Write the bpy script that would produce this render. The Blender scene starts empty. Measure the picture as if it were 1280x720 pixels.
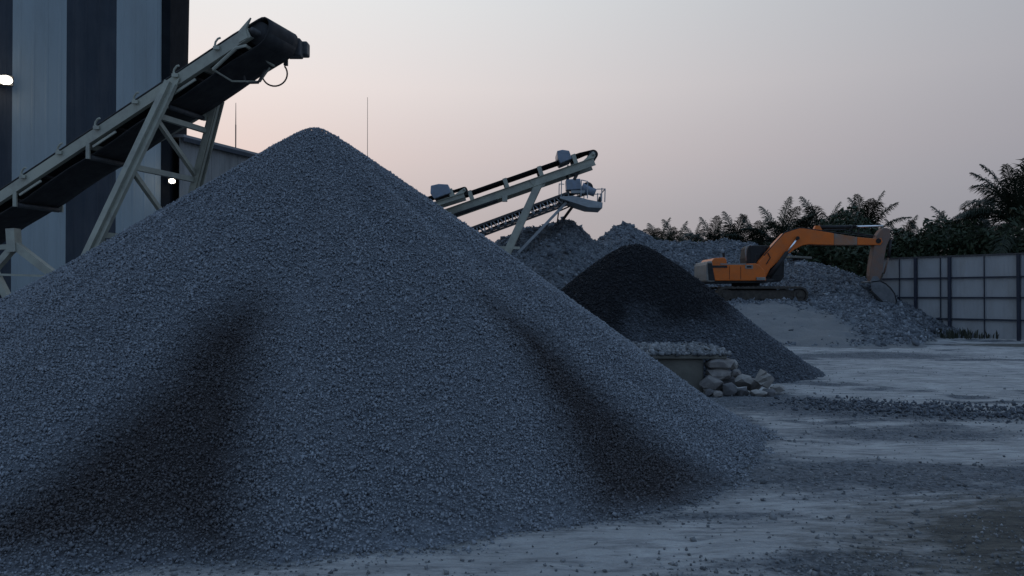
import bpy, bmesh, math, random
import numpy as np
from mathutils import Vector, Matrix

# ------------------------------------------------------------------ camera, sky, light
sc = bpy.context.scene
COL = sc.collection
CAM_Z, FPX, HOR = 1.6, 1000.0, 370.0          # eye height, focal length and horizon of the 1280 px photograph
cam = bpy.data.cameras.new("camera"); cam.sensor_width = 36.0; cam.lens = 36.0 * FPX / 1280.0
cam.clip_start = 0.05; cam.clip_end = 3000
cam_o = bpy.data.objects.new("camera", cam); COL.objects.link(cam_o)
cam_o.location = (0, 0, CAM_Z)
cam_o.rotation_euler = (math.radians(90) + math.atan((HOR - 360) / FPX), 0, 0)
sc.camera = cam_o

SUN_AZ = math.radians(-24)                    # the sun has just set to the front left
world = bpy.data.worlds.new("World"); sc.world = world; world.use_nodes = True
wn, wl = world.node_tree.nodes, world.node_tree.links
wn.clear()
def W(t, **k):
    n = wn.new(t)
    for a, v in k.items(): setattr(n, a, v)
    return n
def wmath(op, a, b=None, clamp=False):
    n = W('ShaderNodeMath', operation=op, use_clamp=clamp)
    for i, v in enumerate((a, b)):
        if v is None: continue
        if isinstance(v, (int, float)): n.inputs[i].default_value = v
        else: wl.new(v, n.inputs[i])
    return n.outputs[0]
def wramp(fac, stops):
    n = W('ShaderNodeValToRGB'); wl.new(fac, n.inputs[0]); e = n.color_ramp.elements
    while len(e) < len(stops): e.new(0.5)
    for i, (p, c) in enumerate(stops): e[i].position = p; e[i].color = (*c, 1)
    return n.outputs[0]
sky = W('ShaderNodeTexSky', sky_type='NISHITA', sun_disc=False)
sky.sun_elevation = math.radians(1.0); sky.sun_rotation = SUN_AZ
sky.air_density = 1.0; sky.dust_density = 2.0; sky.ozone_density = 3.0
tc = W('ShaderNodeTexCoord'); nrm = W('ShaderNodeVectorMath', operation='NORMALIZE'); wl.new(tc.outputs['Generated'], nrm.inputs[0])
sep = W('ShaderNodeSeparateXYZ'); wl.new(nrm.outputs[0], sep.inputs[0])
hx, hy, hz = sep.outputs
hl = wmath('MAXIMUM', wmath('SQRT', wmath('ADD', wmath('MULTIPLY', hx, hx), wmath('MULTIPLY', hy, hy))), 0.02)
cosaz = wmath('DIVIDE', wmath('ADD', wmath('MULTIPLY', hx, math.sin(SUN_AZ)), wmath('MULTIPLY', hy, math.cos(SUN_AZ))), hl)
glow = wmath('EXPONENT', wmath('MULTIPLY', wmath('SUBTRACT', cosaz, 1.0), 2.5))      # brightness of the dusk haze round the horizon
elev = wmath('MAXIMUM', hz, 0.0)
gcol = wramp(elev, [(0.0, (.20, .165, .155)), (.10, (.28, .22, .185)), (.17, (.45, .345, .28)), (.25, (.58, .485, .405)),
                    (.34, (.57, .54, .475)), (.6, (.36, .40, .42)), (.95, (.05, .08, .13))])
bfront = wramp(elev, [(0.0, (.190, .198, .250)), (.2, (.205, .218, .262)), (.34, (.225, .245, .290)), (.6, (.27, .38, .54)), (1.0, (.27, .43, .70))])
bback = wramp(elev, [(0.0, (.26, .34, .49)), (.35, (.27, .39, .59)), (1.0, (.27, .43, .70))])
bmx = W('ShaderNodeMix', data_type='RGBA'); wl.new(wmath('ADD', wmath('MULTIPLY', cosaz, 1.1), .45, True), bmx.inputs[0])
wl.new(bback, bmx.inputs[6]); wl.new(bfront, bmx.inputs[7]); bcol = bmx.outputs[2]
gm = W('ShaderNodeMix', data_type='RGBA', blend_type='MULTIPLY'); gm.inputs[0].default_value = 1.0
wl.new(gcol, gm.inputs[6]); wl.new(glow, gm.inputs[7])
ad = W('ShaderNodeMix', data_type='RGBA', blend_type='ADD'); ad.inputs[0].default_value = 1.0
wl.new(gm.outputs[2], ad.inputs[6]); wl.new(bcol, ad.inputs[7])
bg1 = W('ShaderNodeBackground'); wl.new(sky.outputs[0], bg1.inputs[0]); bg1.inputs[1].default_value = 0.05
bg2 = W('ShaderNodeBackground'); wl.new(ad.outputs[2], bg2.inputs[0]); bg2.inputs[1].default_value = 1.0
ash = W('ShaderNodeAddShader'); wl.new(bg1.outputs[0], ash.inputs[0]); wl.new(bg2.outputs[0], ash.inputs[1])
wo = W('ShaderNodeOutputWorld'); wl.new(ash.outputs[0], wo.inputs[0])

sun = bpy.data.lights.new("sun", 'SUN'); sun.energy = 0.12; sun.angle = math.radians(30); sun.color = (1.0, .82, .68)
sun_o = bpy.data.objects.new("sun", sun); COL.objects.link(sun_o)
sel = math.radians(6)
sdir = Vector((math.sin(SUN_AZ) * math.cos(sel), math.cos(SUN_AZ) * math.cos(sel), math.sin(sel)))
sun_o.rotation_euler = (-sdir).to_track_quat('-Z', 'Y').to_euler()
sc.view_settings.view_transform = 'Standard'; sc.view_settings.look = 'None'
sc.view_settings.exposure = 0.0; sc.view_settings.gamma = 1.0; sc.view_settings.use_curve_mapping = False
sc.cycles.max_bounces = 5; sc.cycles.diffuse_bounces = 3; sc.cycles.use_adaptive_sampling = True

# ------------------------------------------------------------------ helpers
random.seed(7); RNG = np.random.default_rng(7)
def P(x, y, Y):
    """world point that stands Y metres ahead, seen at photograph pixel x, y"""
    return Vector(((x - 640) / FPX * Y, Y, CAM_Z - (y - HOR) / FPX * Y))

def _hash(ix, iy, s):
    h = (ix.astype(np.int64) * 374761393 + iy.astype(np.int64) * 668265263 + s * 982451653) & 0x7fffffff
    h = ((h ^ (h >> 13)) * 1274126177) & 0x7fffffff
    return ((h ^ (h >> 16)) & 0xffff) / 65535.0
def vnoise(x, y, s=0):
    x = np.asarray(x, float); y = np.asarray(y, float)
    ix = np.floor(x); iy = np.floor(y); fx = x - ix; fy = y - iy
    fx = fx * fx * (3 - 2 * fx); fy = fy * fy * (3 - 2 * fy)
    a = _hash(ix, iy, s); b = _hash(ix + 1, iy, s); c = _hash(ix, iy + 1, s); d = _hash(ix + 1, iy + 1, s)
    return (a * (1 - fx) + b * fx) * (1 - fy) + (c * (1 - fx) + d * fx) * fy
def fbm(x, y, s=0, o=4):
    r = 0; a = .5; t = 0
    for k in range(o):
        r = r + a * vnoise(x * 2 ** k + 17.3 * k, y * 2 ** k - 9.1 * k, s + k); t += a; a *= .5
    return r / t
def sstep(a, b, x):
    t = np.clip((x - a) / (b - a), 0, 1); return t * t * (3 - 2 * t)

def tag(o, label=None, cat=None, group=None, kind=None):
    if label: o['label'] = label
    if cat: o['category'] = cat
    if group: o['group'] = group
    if kind: o['kind'] = kind
    return o
def thing(name, label, cat, loc=(0, 0, 0), group=None):
    o = bpy.data.objects.new(name, None); COL.objects.link(o); o.location = loc
    o.empty_display_size = .2
    return tag(o, label, cat, group)
def wloc(o):
    v = Vector((0, 0, 0))
    while o is not None: v += Vector(o.location); o = o.parent
    return v
def link(name, me, m, parent=None):
    o = bpy.data.objects.new(name, me); COL.objects.link(o)
    if m is not None and not me.materials: me.materials.append(m)
    o.parent = parent
    return o

class MB:
    """collects shapes in world coordinates; build() links them as ONE mesh object"""
    def __init__(s): s.v = []; s.f = []
    def add(s, vs, fs):
        n = len(s.v); s.v += [tuple(v) for v in vs]; s.f += [tuple(i + n for i in f) for f in fs]; return s
    def box(s, c, size, R=None):
        hx_, hy_, hz_ = [q / 2 for q in size]; c = Vector(c)
        vs = [Vector((x, y, z)) for x in (-hx_, hx_) for y in (-hy_, hy_) for z in (-hz_, hz_)]
        if R is not None: vs = [R @ v for v in vs]
        return s.add([c + v for v in vs], [(0, 1, 3, 2), (4, 6, 7, 5), (0, 4, 5, 1), (2, 3, 7, 6), (0, 2, 6, 4), (1, 5, 7, 3)])
    def beam(s, p, q, w, h, up=(0, 0, 1)):
        p, q = Vector(p), Vector(q); d = (q - p).normalized(); up = Vector(up)
        sd = d.cross(up)
        if sd.length < 1e-4: sd = d.cross(Vector((1, 0, 0)))
        sd.normalize(); u = sd.cross(d)
        vs = [a + sd * x * w / 2 + u * z * h / 2 for a in (p, q) for x, z in ((-1, -1), (1, -1), (1, 1), (-1, 1))]
        return s.add(vs, [(0, 1, 2, 3), (7, 6, 5, 4), (0, 4, 5, 1), (1, 5, 6, 2), (2, 6, 7, 3), (3, 7, 4, 0)])
    def channel(s, p, q, w, h, t=.012, open_side=1, up=(0, 0, 1)):
        """a C-section: web plus two flanges"""
        p, q = Vector(p), Vector(q); d = (q - p).normalized(); sd = d.cross(Vector(up)).normalized(); u = sd.cross(d)
        pr = [(0, -h/2), (w, -h/2), (w, -h/2+t), (t, -h/2+t), (t, h/2-t), (w, h/2-t), (w, h/2), (0, h/2)]
        vs = [a + sd * x * open_side + u * z for a in (p, q) for x, z in pr]; n = len(pr)
        return s.add(vs, [tuple(range(n)), tuple(range(2*n-1, n-1, -1))] + [(i, n+i, n+(i+1) % n, (i+1) % n) for i in range(n)])
    def tube(s, p, q, r, n=8, r2=None, caps=True):
        p, q = Vector(p), Vector(q); d = (q - p).normalized(); r2 = r if r2 is None else r2
        a = d.orthogonal().normalized(); b = d.cross(a)
        vs = [c + (a * math.cos(2*math.pi*i/n) + b * math.sin(2*math.pi*i/n)) * rr for c, rr in ((p, r), (q, r2)) for i in range(n)]
        fs = [(i, (i+1) % n, n+(i+1) % n, n+i) for i in range(n)]
        if caps: fs += [tuple(range(n-1, -1, -1)), tuple(range(n, 2*n))]
        return s.add(vs, fs)
    def path(s, pts, r, n=6):
        pts = [Vector(p) for p in pts]; m = len(pts); vs = []; rr = r if isinstance(r, (list, tuple)) else [r] * m
        a = None
        for i, p in enumerate(pts):
            d = (pts[min(i+1, m-1)] - pts[max(i-1, 0)]).normalized()
            a = d.orthogonal() if a is None else (a - d * a.dot(d))
            a.normalize(); b = d.cross(a)
            vs += [p + (a * math.cos(2*math.pi*k/n) + b * math.sin(2*math.pi*k/n)) * rr[i] for k in range(n)]
        fs = [(i*n+k, i*n+(k+1) % n, (i+1)*n+(k+1) % n, (i+1)*n+k) for i in range(m-1) for k in range(n)]
        fs += [tuple(range(n-1, -1, -1)), tuple(range((m-1)*n, m*n))]
        return s.add(vs, fs)
    def prism(s, outline, off, n=None):
        """outline: list of points in a plane; off: extrusion vector"""
        a = [Vector(p) for p in outline]; off = Vector(off); k = len(a)
        return s.add(a + [p + off for p in a], [tuple(range(k)), tuple(range(2*k-1, k-1, -1))] + [(i, k+i, k+(i+1) % k, (i+1) % k) for i in range(k)])
    def build(s, name, m, parent=None, smooth=False, bevel=0, seg=2):
        me = bpy.data.meshes.new(name); o0 = wloc(parent)
        me.from_pydata([tuple(Vector(v) - o0) for v in s.v], [], s.f)
        bm = bmesh.new(); bm.from_mesh(me); bmesh.ops.recalc_face_normals(bm, faces=bm.faces); bm.to_mesh(me); bm.free()
        if smooth: me.polygons.foreach_set('use_smooth', [True] * len(me.polygons))
        o = link(name, me, m, parent)
        if bevel:
            b = o.modifiers.new('bevel', 'BEVEL'); b.width = bevel; b.segments = seg; b.limit_method = 'ANGLE'; b.angle_limit = math.radians(35)
        return o

def np_mesh(name, v, faces, attrs=None, smooth=False):
    me = bpy.data.meshes.new(name); k = faces.shape[1]
    me.vertices.add(len(v)); me.vertices.foreach_set('co', np.asarray(v, np.float32).ravel())
    me.loops.add(faces.size); me.loops.foreach_set('vertex_index', faces.astype(np.int32).ravel())
    me.polygons.add(len(faces)); me.polygons.foreach_set('loop_start', np.arange(0, faces.size, k, dtype=np.int32))
    if smooth: me.polygons.foreach_set('use_smooth', np.ones(len(faces), bool))
    for an, val in (attrs or {}).items():
        at = me.attributes.new(an, 'FLOAT', 'POINT'); at.data.foreach_set('value', np.asarray(val, np.float32).ravel())
    me.update(calc_edges=True); me.validate()
    return me
def grid_faces(nu, nv, wrap=False):
    i, j = np.meshgrid(np.arange(nu - 1), np.arange(nv if wrap else nv - 1), indexing='ij')
    j2 = (j + 1) % nv
    return np.stack([i*nv+j, (i+1)*nv+j, (i+1)*nv+j2, i*nv+j2], -1).reshape(-1, 4)

OCT_V = np.array([(1,0,0),(-1,0,0),(0,1,0),(0,-1,0),(0,0,1),(0,0,-1)], float)
OCT_F = np.array([(0,2,4),(2,1,4),(1,3,4),(3,0,4),(2,0,5),(1,2,5),(3,1,5),(0,3,5)])
CUB_V = np.array([(x,y,z) for x in (-1,1) for y in (-1,1) for z in (-1,1)], float) * .75
CUB_F = np.array([(0,1,3),(0,3,2),(4,6,7),(4,7,5),(0,4,5),(0,5,1),(2,3,7),(2,7,6),(0,2,6),(0,6,4),(1,5,7),(1,7,3)])
BIP_V = np.array([(0, 0, 1), (0, 0, -1), (1, 0, 0), (-.5, .87, 0), (-.5, -.87, 0)], float)
BIP_F = np.array([(2, 3, 0), (3, 4, 0), (4, 2, 0), (3, 2, 1), (4, 3, 1), (2, 4, 1)])
def stones(name, pts, size, tone, m, parent=None, shape='oct', flat=.75, seed=1, extra=None):
    """thousands of broken stones, real geometry joined into one mesh"""
    rg = np.random.default_rng(seed); n = len(pts)
    V, F = {'oct': (OCT_V, OCT_F), 'cub': (CUB_V, CUB_F), 'bip': (BIP_V, BIP_F)}[shape]; k = len(V)
    q = rg.normal(size=(n, 4)); q /= np.linalg.norm(q, axis=1)[:, None]; w, x, y, z = q.T
    R = np.stack([1-2*(y*y+z*z), 2*(x*y-z*w), 2*(x*z+y*w), 2*(x*y+z*w), 1-2*(x*x+z*z), 2*(y*z-x*w),
                  2*(x*z-y*w), 2*(y*z+x*w), 1-2*(x*x+y*y)], -1).reshape(n, 3, 3)
    loc = V[None] + rg.uniform(-.33, .33, (n, k, 3))
    loc *= np.stack([rg.uniform(.8, 1.25, n), rg.uniform(.75, 1.1, n), rg.uniform(.45, 1, n) * flat / .75], -1)[:, None]
    v = np.einsum('nij,nkj->nki', R, loc) * (size[:, None, None] * .5) + pts[:, None]
    f = (F[None] + (np.arange(n) * k)[:, None, None]).reshape(-1, 3)
    at = {'tone': np.repeat(tone, k)}
    for an, val in (extra or {}).items(): at[an] = np.repeat(val, k)
    o0 = np.array(wloc(parent))
    me = np_mesh(name, v.reshape(-1, 3) - o0, f, at)
    return tag(link(name, me, m, parent), kind='stuff')

# ------------------------------------------------------------------ materials
def new_mat(name):
    m = bpy.data.materials.new(name); m.use_nodes = True
    n = m.node_tree.nodes; l = m.node_tree.links
    return m, n, l, n['Principled BSDF']
def mapped(n, l, scale):
    g = n.new('ShaderNodeNewGeometry'); mp = n.new('ShaderNodeMapping'); l.new(g.outputs['Position'], mp.inputs[0])
    mp.inputs['Scale'].default_value = scale if isinstance(scale, tuple) else (scale,) * 3
    return mp.outputs[0]
def mixc(n, l, f, a, b, bt='MIX'):
    x = n.new('ShaderNodeMix'); x.data_type = 'RGBA'; x.blend_type = bt
    for i, v in ((0, f), (6, a), (7, b)):
        if isinstance(v, (int, float)): x.inputs[i].default_value = v
        elif isinstance(v, tuple): x.inputs[i].default_value = (*v, 1)
        else: l.new(v, x.inputs[i])
    return x.outputs[2]
def noise(n, l, scale, detail=4, rough=.6):
    t = n.new('ShaderNodeTexNoise'); t.inputs['Scale'].default_value = 1; t.inputs['Detail'].default_value = detail; t.inputs['Roughness'].default_value = rough
    l.new(mapped(n, l, scale), t.inputs['Vector']); return t.outputs[0]
def mrange(n, l, v, a, b, c=0., d=1.):
    t = n.new('ShaderNodeMapRange'); l.new(v, t.inputs[0])
    for i, q in enumerate((a, b, c, d)): t.inputs[i+1].default_value = q
    return t.outputs[0]
def attr(n, name):
    a = n.new('ShaderNodeAttribute'); a.attribute_name = name; return a.outputs['Fac']
def bump(n, l, b, h, strength, dist):
    t = n.new('ShaderNodeBump'); t.inputs['Strength'].default_value = strength; t.inputs['Distance'].default_value = dist
    l.new(h, t.inputs['Height']); l.new(t.outputs[0], b.inputs['Normal'])

def mat(name, col, col2=None, rough=.7, scale=3., bscale=30., bstr=.15, bdist=.01, metallic=0., dirt=None, dirt_amt=.5, spec=.3):
    """painted / plain surface: two tones in broad noise, dirt in patches, fine relief"""
    m, n, l, b = new_mat(name)
    col2 = col2 or tuple(c * .7 for c in col)
    c = mixc(n, l, mrange(n, l, noise(n, l, scale), .35, .68), col, col2)
    if dirt:
        c = mixc(n, l, mrange(n, l, noise(n, l, tuple(s * 1.7 for s in scale) if isinstance(scale, tuple) else scale * 1.7, 6, .7), .45, .72, 0, dirt_amt), c, dirt)
    l.new(c, b.inputs['Base Color']); b.inputs['Metallic'].default_value = metallic
    l.new(mrange(n, l, noise(n, l, bscale * .3), .3, .7, rough - .1, min(1, rough + .1)), b.inputs['Roughness'])
    b.inputs['Specular IOR Level'].default_value = spec
    if bstr: bump(n, l, b, noise(n, l, bscale), bstr, bdist)
    return m
def stone_mat(name, lo, hi, scale=30., rough=.85, damp=None):
    """stones coloured one by one by the tone attribute; 'damp' fades towards wet stone colour"""
    m, n, l, b = new_mat(name)
    c = mixc(n, l, attr(n, 'tone'), lo, hi)
    c = mixc(n, l, mrange(n, l, noise(n, l, scale), .3, .7, 0, .35), c, tuple(x * .6 for x in lo))
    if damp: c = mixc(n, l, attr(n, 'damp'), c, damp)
    l.new(c, b.inputs['Base Color']); b.inputs['Roughness'].default_value = rough
    b.inputs['Specular IOR Level'].default_value = .2
    return m
def bed_mat(name, lo, hi, vscale, bdist, damp=None, big=.6, speck=.9):
    """the packed surface between the loose stones"""
    m, n, l, b = new_mat(name)
    v = n.new('ShaderNodeTexVoronoi'); v.inputs['Scale'].default_value = 1; l.new(mapped(n, l, vscale), v.inputs['Vector'])
    bw = n.new('ShaderNodeRGBToBW'); l.new(v.outputs['Color'], bw.inputs[0])
    c = mixc(n, l, bw.outputs[0], lo, hi)
    c = mixc(n, l, mrange(n, l, noise(n, l, big), .35, .7, 0, .5), c, tuple(x * .7 for x in lo))
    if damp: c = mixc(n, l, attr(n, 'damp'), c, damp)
    l.new(c, b.inputs['Base Color']); b.inputs['Roughness'].default_value = .9; b.inputs['Specular IOR Level'].default_value = .15
    inv = mrange(n, l, v.outputs['Distance'], 0, .8, 1, 0)
    bump(n, l, b, inv, speck, bdist)
    return m

M = {}
M['khaki'] = mat('khaki_steel_paint', (.36, .36, .29), (.28, .28, .23), .6, 2.5, 40, .1, dirt=(.20, .19, .17), dirt_amt=.7)
M['grey_paint'] = mat('pale_grey_steel_paint', (.33, .35, .36), (.25, .27, .28), .55, 3, 40, .08, dirt=(.2, .19, .18))
M['dark_steel'] = mat('dark_steel', (.055, .055, .058), (.035, .035, .036), .6, 5, 40, .12, dirt=(.12, .11, .10))
M['rubber'] = mat('belt_rubber', (.016, .016, .018), (.028, .027, .027), .75, 4, 25, .2, dirt=(.06, .06, .06), dirt_amt=.35)
M['motor'] = mat('motor_blue_grey_paint', (.20, .24, .30), (.15, .18, .22), .5, 6, 50, .05, dirt=(.22, .21, .2))
M['sheet_light'] = mat('pale_cladding_paint', (.255, .295, .305), (.225, .262, .272), .6, (1.6, 1.6, .25), 8, .06, .02, dirt=(.18, .20, .20), dirt_amt=.55)
M['sheet_dark'] = mat('navy_cladding_paint', (.026, .034, .045), (.022, .028, .037), .7, (1.6, 1.6, .25), 8, .06, .02, dirt=(.07, .07, .075), dirt_amt=.5)
M['sheet_grey'] = mat('grey_cladding_paint', (.23, .23, .22), (.16, .16, .155), .6, (1.2, 1.2, .3), 8, .06, .02, dirt=(.09, .09, .088), dirt_amt=.7)
M['flash'] = mat('dark_flashing', (.014, .016, .019), None, .9, 3, 30, .05, spec=.02)
M['flash_grey'] = mat('grey_flashing', (.22, .22, .22), None, .5, 3, 30, .05)
M['concrete'] = mat('stained_concrete', (.165, .155, .13), (.115, .108, .09), .9, 2.2, 35, .4, .01, dirt=(.08, .078, .07), dirt_amt=.6)
M['fence'] = mat('galvanised_fence_sheet', (.31, .32, .325), (.265, .273, .28), .6, (1.2, 1.2, .5), 10, .05, .02, dirt=(.21, .205, .19), dirt_amt=.5)
M['fence_frame'] = mat('dark_blue_fence_paint', (.022, .028, .045), (.017, .02, .033), .5, 4, 30, .05, dirt=(.05, .05, .05), dirt_amt=.3)
M['orange'] = mat('orange_machine_paint', (.60, .130, .012), (.50, .11, .013), .45, 1.5, 40, .05, .005, dirt=(.28, .12, .05), dirt_amt=.45)
M['orange_dusty'] = mat('dusty_orange_paint', (.20, .115, .08), (.15, .105, .085), .9, 2.5, 40, .1, .005, dirt=(.14, .125, .115), dirt_amt=.9)
M['boom_dust'] = mat('worn_boom_paint', (.19, .17, .145), (.34, .12, .04), .8, 1.2, 40, .1, .005, dirt=(.24, .20, .16), dirt_amt=.6)
M['weight'] = mat('counterweight_grey', (.22, .21, .19), (.15, .145, .14), .65, 2.5, 40, .1, dirt=(.3, .2, .12), dirt_amt=.35)
M['black'] = mat('black_machine_paint', (.012, .012, .013), (.02, .019, .018), .7, 3, 40, .1, dirt=(.04, .037, .033), dirt_amt=.4)
M['track'] = mat('dusty_track_steel', (.055, .046, .037), (.032, .028, .025), .8, 5, 50, .2, dirt=(.11, .095, .078), dirt_amt=.6)
M['bucket'] = mat('dusty_bucket_steel', (.13, .135, .14), (.09, .093, .097), .8, 3, 40, .2, dirt=(.17, .17, .165), dirt_amt=.7)
M['boulder'] = mat('boulder_stone', (.22, .20, .18), (.14, .13, .125), .9, 7, 45, .5, .012, dirt=(.12, .105, .095), dirt_amt=.6)
M['boulder_pale'] = mat('pale_boulder_stone', (.29, .27, .245), (.20, .19, .175), .9, 7, 45, .5, .012, dirt=(.17, .15, .13), dirt_amt=.5)
M['boulder_dark'] = mat('dark_boulder_stone', (.12, .115, .115), (.08, .078, .078), .9, 7, 45, .5, .012)
M['trunk'] = mat('palm_trunk', (.11, .095, .075), (.06, .052, .042), .9, 6, 20, .4, .02)
def leaf_mat(name, a, b_):
    m, n, l, b = new_mat(name)
    c = mixc(n, l, mrange(n, l, noise(n, l, .9, 3), .3, .7), a, b_)
    l.new(c, b.inputs['Base Color']); b.inputs['Roughness'].default_value = .6; b.inputs['Specular IOR Level'].default_value = .25
    return m
M['frond'] = leaf_mat('palm_leaf', (.014, .021, .013), (.023, .030, .016))
M['frond_dry'] = leaf_mat('dry_palm_leaf', (.075, .062, .038), (.05, .045, .03))
M['leaf'] = leaf_mat('shrub_leaf', (.022, .034, .018), (.036, .048, .024))
M['weed'] = leaf_mat('weed_leaf', (.022, .027, .018), (.035, .035, .024))
m, n, l, b = new_mat('chrome_rod'); b.inputs['Base Color'].default_value = (.75, .75, .75, 1); b.inputs['Metallic'].default_value = 1; b.inputs['Roughness'].default_value = .22; M['chrome'] = m
m, n, l, b = new_mat('cab_glass'); b.inputs['Base Color'].default_value = (.006, .007, .009, 1); b.inputs['Roughness'].default_value = .25; b.inputs['Specular IOR Level'].default_value = .25; M['glass'] = m
m, n, l, b = new_mat('lamp_lens'); b.inputs['Base Color'].default_value = (1, .97, .85, 1); b.inputs['Emission Color'].default_value = (1, .93, .78, 1); b.inputs['Emission Strength'].default_value = 14; M['lens'] = m
M['g_stone'] = stone_mat('crushed_granite', (.125, .138, .155), (.30, .315, .335), 25, .85, damp=(.058, .052, .052))
M['g_bed'] = bed_mat('granite_bed', (.12, .13, .145), (.25, .265, .285), 38., .02, damp=(.052, .047, .047))
M['d_stone'] = stone_mat('dark_aggregate', (.05, .056, .066), (.155, .168, .186), 25, .85, damp=(.016, .016, .018))
M['d_bed'] = bed_mat('dark_aggregate_bed', (.045, .05, .058), (.12, .13, .145), 34., .02, damp=(.015, .015, .017))
M['r_stone'] = stone_mat('blasted_rubble', (.070, .078, .090), (.33, .345, .36), 6, .9)
M['r_bed'] = bed_mat('rubble_bed', (.10, .11, .12), (.20, .21, .22), 7., .12)
M['c_stone'] = stone_mat('pale_rubble', (.085, .09, .095), (.30, .30, .295), 20, .9)

# ground: pale rock dust, dark crushed gravel and damp brown soil in patches of their own
m, n, l, b = new_mat('yard_ground')
gfac, bfac = attr(n, 'gravel'), attr(n, 'brown')
dust = mixc(n, l, mrange(n, l, noise(n, l, 1.3, 6, .65), .3, .7), (.45, .44, .42), (.27, .268, .26))
dust = mixc(n, l, mrange(n, l, noise(n, l, (1.8, 8., 1.8), 9, .74), .47, .66, 0, .85), dust, (.12, .122, .125))
v = n.new('ShaderNodeTexVoronoi'); v.inputs['Scale'].default_value = 1; l.new(mapped(n, l, 30.), v.inputs['Vector'])
bw = n.new('ShaderNodeRGBToBW'); l.new(v.outputs['Color'], bw.inputs[0])
grav = mixc(n, l, bw.outputs[0], (.055, .060, .068), (.17, .18, .19))
brn = mixc(n, l, mrange(n, l, noise(n, l, (3., 9., 3.), 9, .75), .35, .65), (.13, .122, .105), (.045, .044, .042))
fine = noise(n, l, (2.6, 7., 2.6), 9, .78)
def fade(fac):
    s_ = n.new('ShaderNodeMath'); s_.operation = 'ADD'; l.new(fac, s_.inputs[0]); l.new(mrange(n, l, fine, .2, .8, -.5, .5), s_.inputs[1])
    return mrange(n, l, s_.outputs[0], .28, .78)
c = mixc(n, l, fade(gfac), dust, grav); c = mixc(n, l, fade(bfac), c, brn)
l.new(c, b.inputs['Base Color']); b.inputs['Roughness'].default_value = .95; b.inputs['Specular IOR Level'].default_value = .12
h1 = noise(n, l, (9., 16., 9.), 8, .7)
hm = n.new('ShaderNodeMath'); hm.operation = 'MULTIPLY_ADD'; l.new(v.outputs['Distance'], hm.inputs[0]); hm.inputs[1].default_value = -.35; l.new(h1, hm.inputs[2])
bump(n, l, b, hm.outputs[0], .8, .07)
M['ground'] = m
# mound: rubble bed with a dusty ramp
m, n, l, b = new_mat('mound_surface')
c = mixc(n, l, noise(n, l, 6., 6, .7), (.075, .083, .092), (.19, .20, .21))
ds = mixc(n, l, noise(n, l, 1.5, 5), (.23, .225, .215), (.13, .13, .13))
s_ = n.new('ShaderNodeMath'); s_.operation = 'ADD'; l.new(attr(n, 'dust'), s_.inputs[0]); l.new(mrange(n, l, noise(n, l, 1.6, 7, .72), 0, 1, -.75, .75), s_.inputs[1])
c = mixc(n, l, mrange(n, l, s_.outputs[0], .3, .7), c, ds)
l.new(c, b.inputs['Base Color']); b.inputs['Roughness'].default_value = .95; b.inputs['Specular IOR Level'].default_value = .1
bump(n, l, b, noise(n, l, 5., 8, .7), .7, .15)
M['mound'] = m

# ------------------------------------------------------------------ terrain shapes
def cone(x, y, cx, cy, h, s, a):
    return h + s * a - s * np.sqrt((x - cx) ** 2 + (y - cy) ** 2 + a * a)
def seg_ridge(x, y, pts, s, a=.5):
    best = np.full(np.shape(x), -99.)
    for (x0, y0, h0), (x1, y1, h1_) in zip(pts[:-1], pts[1:]):
        dx, dy = x1 - x0, y1 - y0
        t = np.clip(((x - x0) * dx + (y - y0) * dy) / (dx * dx + dy * dy), 0, 1)
        d = np.hypot(x - x0 - t * dx, y - y0 - t * dy)
        best = np.maximum(best, h0 + (h1_ - h0) * t + s * a - s * np.sqrt(d * d + a * a))
    return best
def poly_soft(x, y, poly, w):
    """1 inside a plan polygon, fading to 0 over w metres outside"""
    inside = np.zeros(np.shape(x), bool); dmin = np.full(np.shape(x), 99.)
    k = len(poly)
    for i in range(k):
        (x0, y0), (x1, y1) = poly[i], poly[(i + 1) % k]
        c_ = ((y0 > y) != (y1 > y)) & (x < (x1 - x0) * (y - y0) / (y1 - y0 + 1e-9) + x0)
        inside ^= c_
        dx, dy = x1 - x0, y1 - y0
        t = np.clip(((x - x0) * dx + (y - y0) * dy) / (dx * dx + dy * dy + 1e-9), 0, 1)
        dmin = np.minimum(dmin, np.hypot(x - x0 - t * dx, y - y0 - t * dy))
    sd = np.where(inside, dmin, -dmin)
    return sstep(-w, w, sd)

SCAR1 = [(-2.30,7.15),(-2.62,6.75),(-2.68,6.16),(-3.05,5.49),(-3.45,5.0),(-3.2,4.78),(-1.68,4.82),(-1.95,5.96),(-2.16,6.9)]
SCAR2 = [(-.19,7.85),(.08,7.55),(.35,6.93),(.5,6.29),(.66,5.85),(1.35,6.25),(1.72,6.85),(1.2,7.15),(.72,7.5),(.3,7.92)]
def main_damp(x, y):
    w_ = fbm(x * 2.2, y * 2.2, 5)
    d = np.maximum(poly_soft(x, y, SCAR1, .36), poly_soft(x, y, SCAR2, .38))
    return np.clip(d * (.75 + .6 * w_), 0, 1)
def main_h(x, y):
    A = cone(x, y, -2.514, 10.196, 3.78, .711, .16); B = cone(x, y, -4.673, 9.915, 2.08, .624, .6)
    k = .08; mm = np.maximum(A, B)
    z = mm + k * np.log(np.exp((A - mm) / k) + np.exp((B - mm) / k))
    th = np.arctan2(y - 10.2, x + 2.5); r = np.hypot(x + 2.5, y - 10.2)
    lobes = (fbm(th * 5 + 20, r * .35, 11) - .5) * .22 * sstep(.3, 2.0, r)      # slump fans running down the slope
    z = z + lobes - .10 * main_damp(x, y) * sstep(0, .6, z)
    k2 = .10                                                                   # the toe runs out softly onto the yard
    z = np.where(z > 2, z, k2 * np.log1p(np.exp(np.clip(z / k2, -30, 30)))) - k2 * .35
    return z
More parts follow.
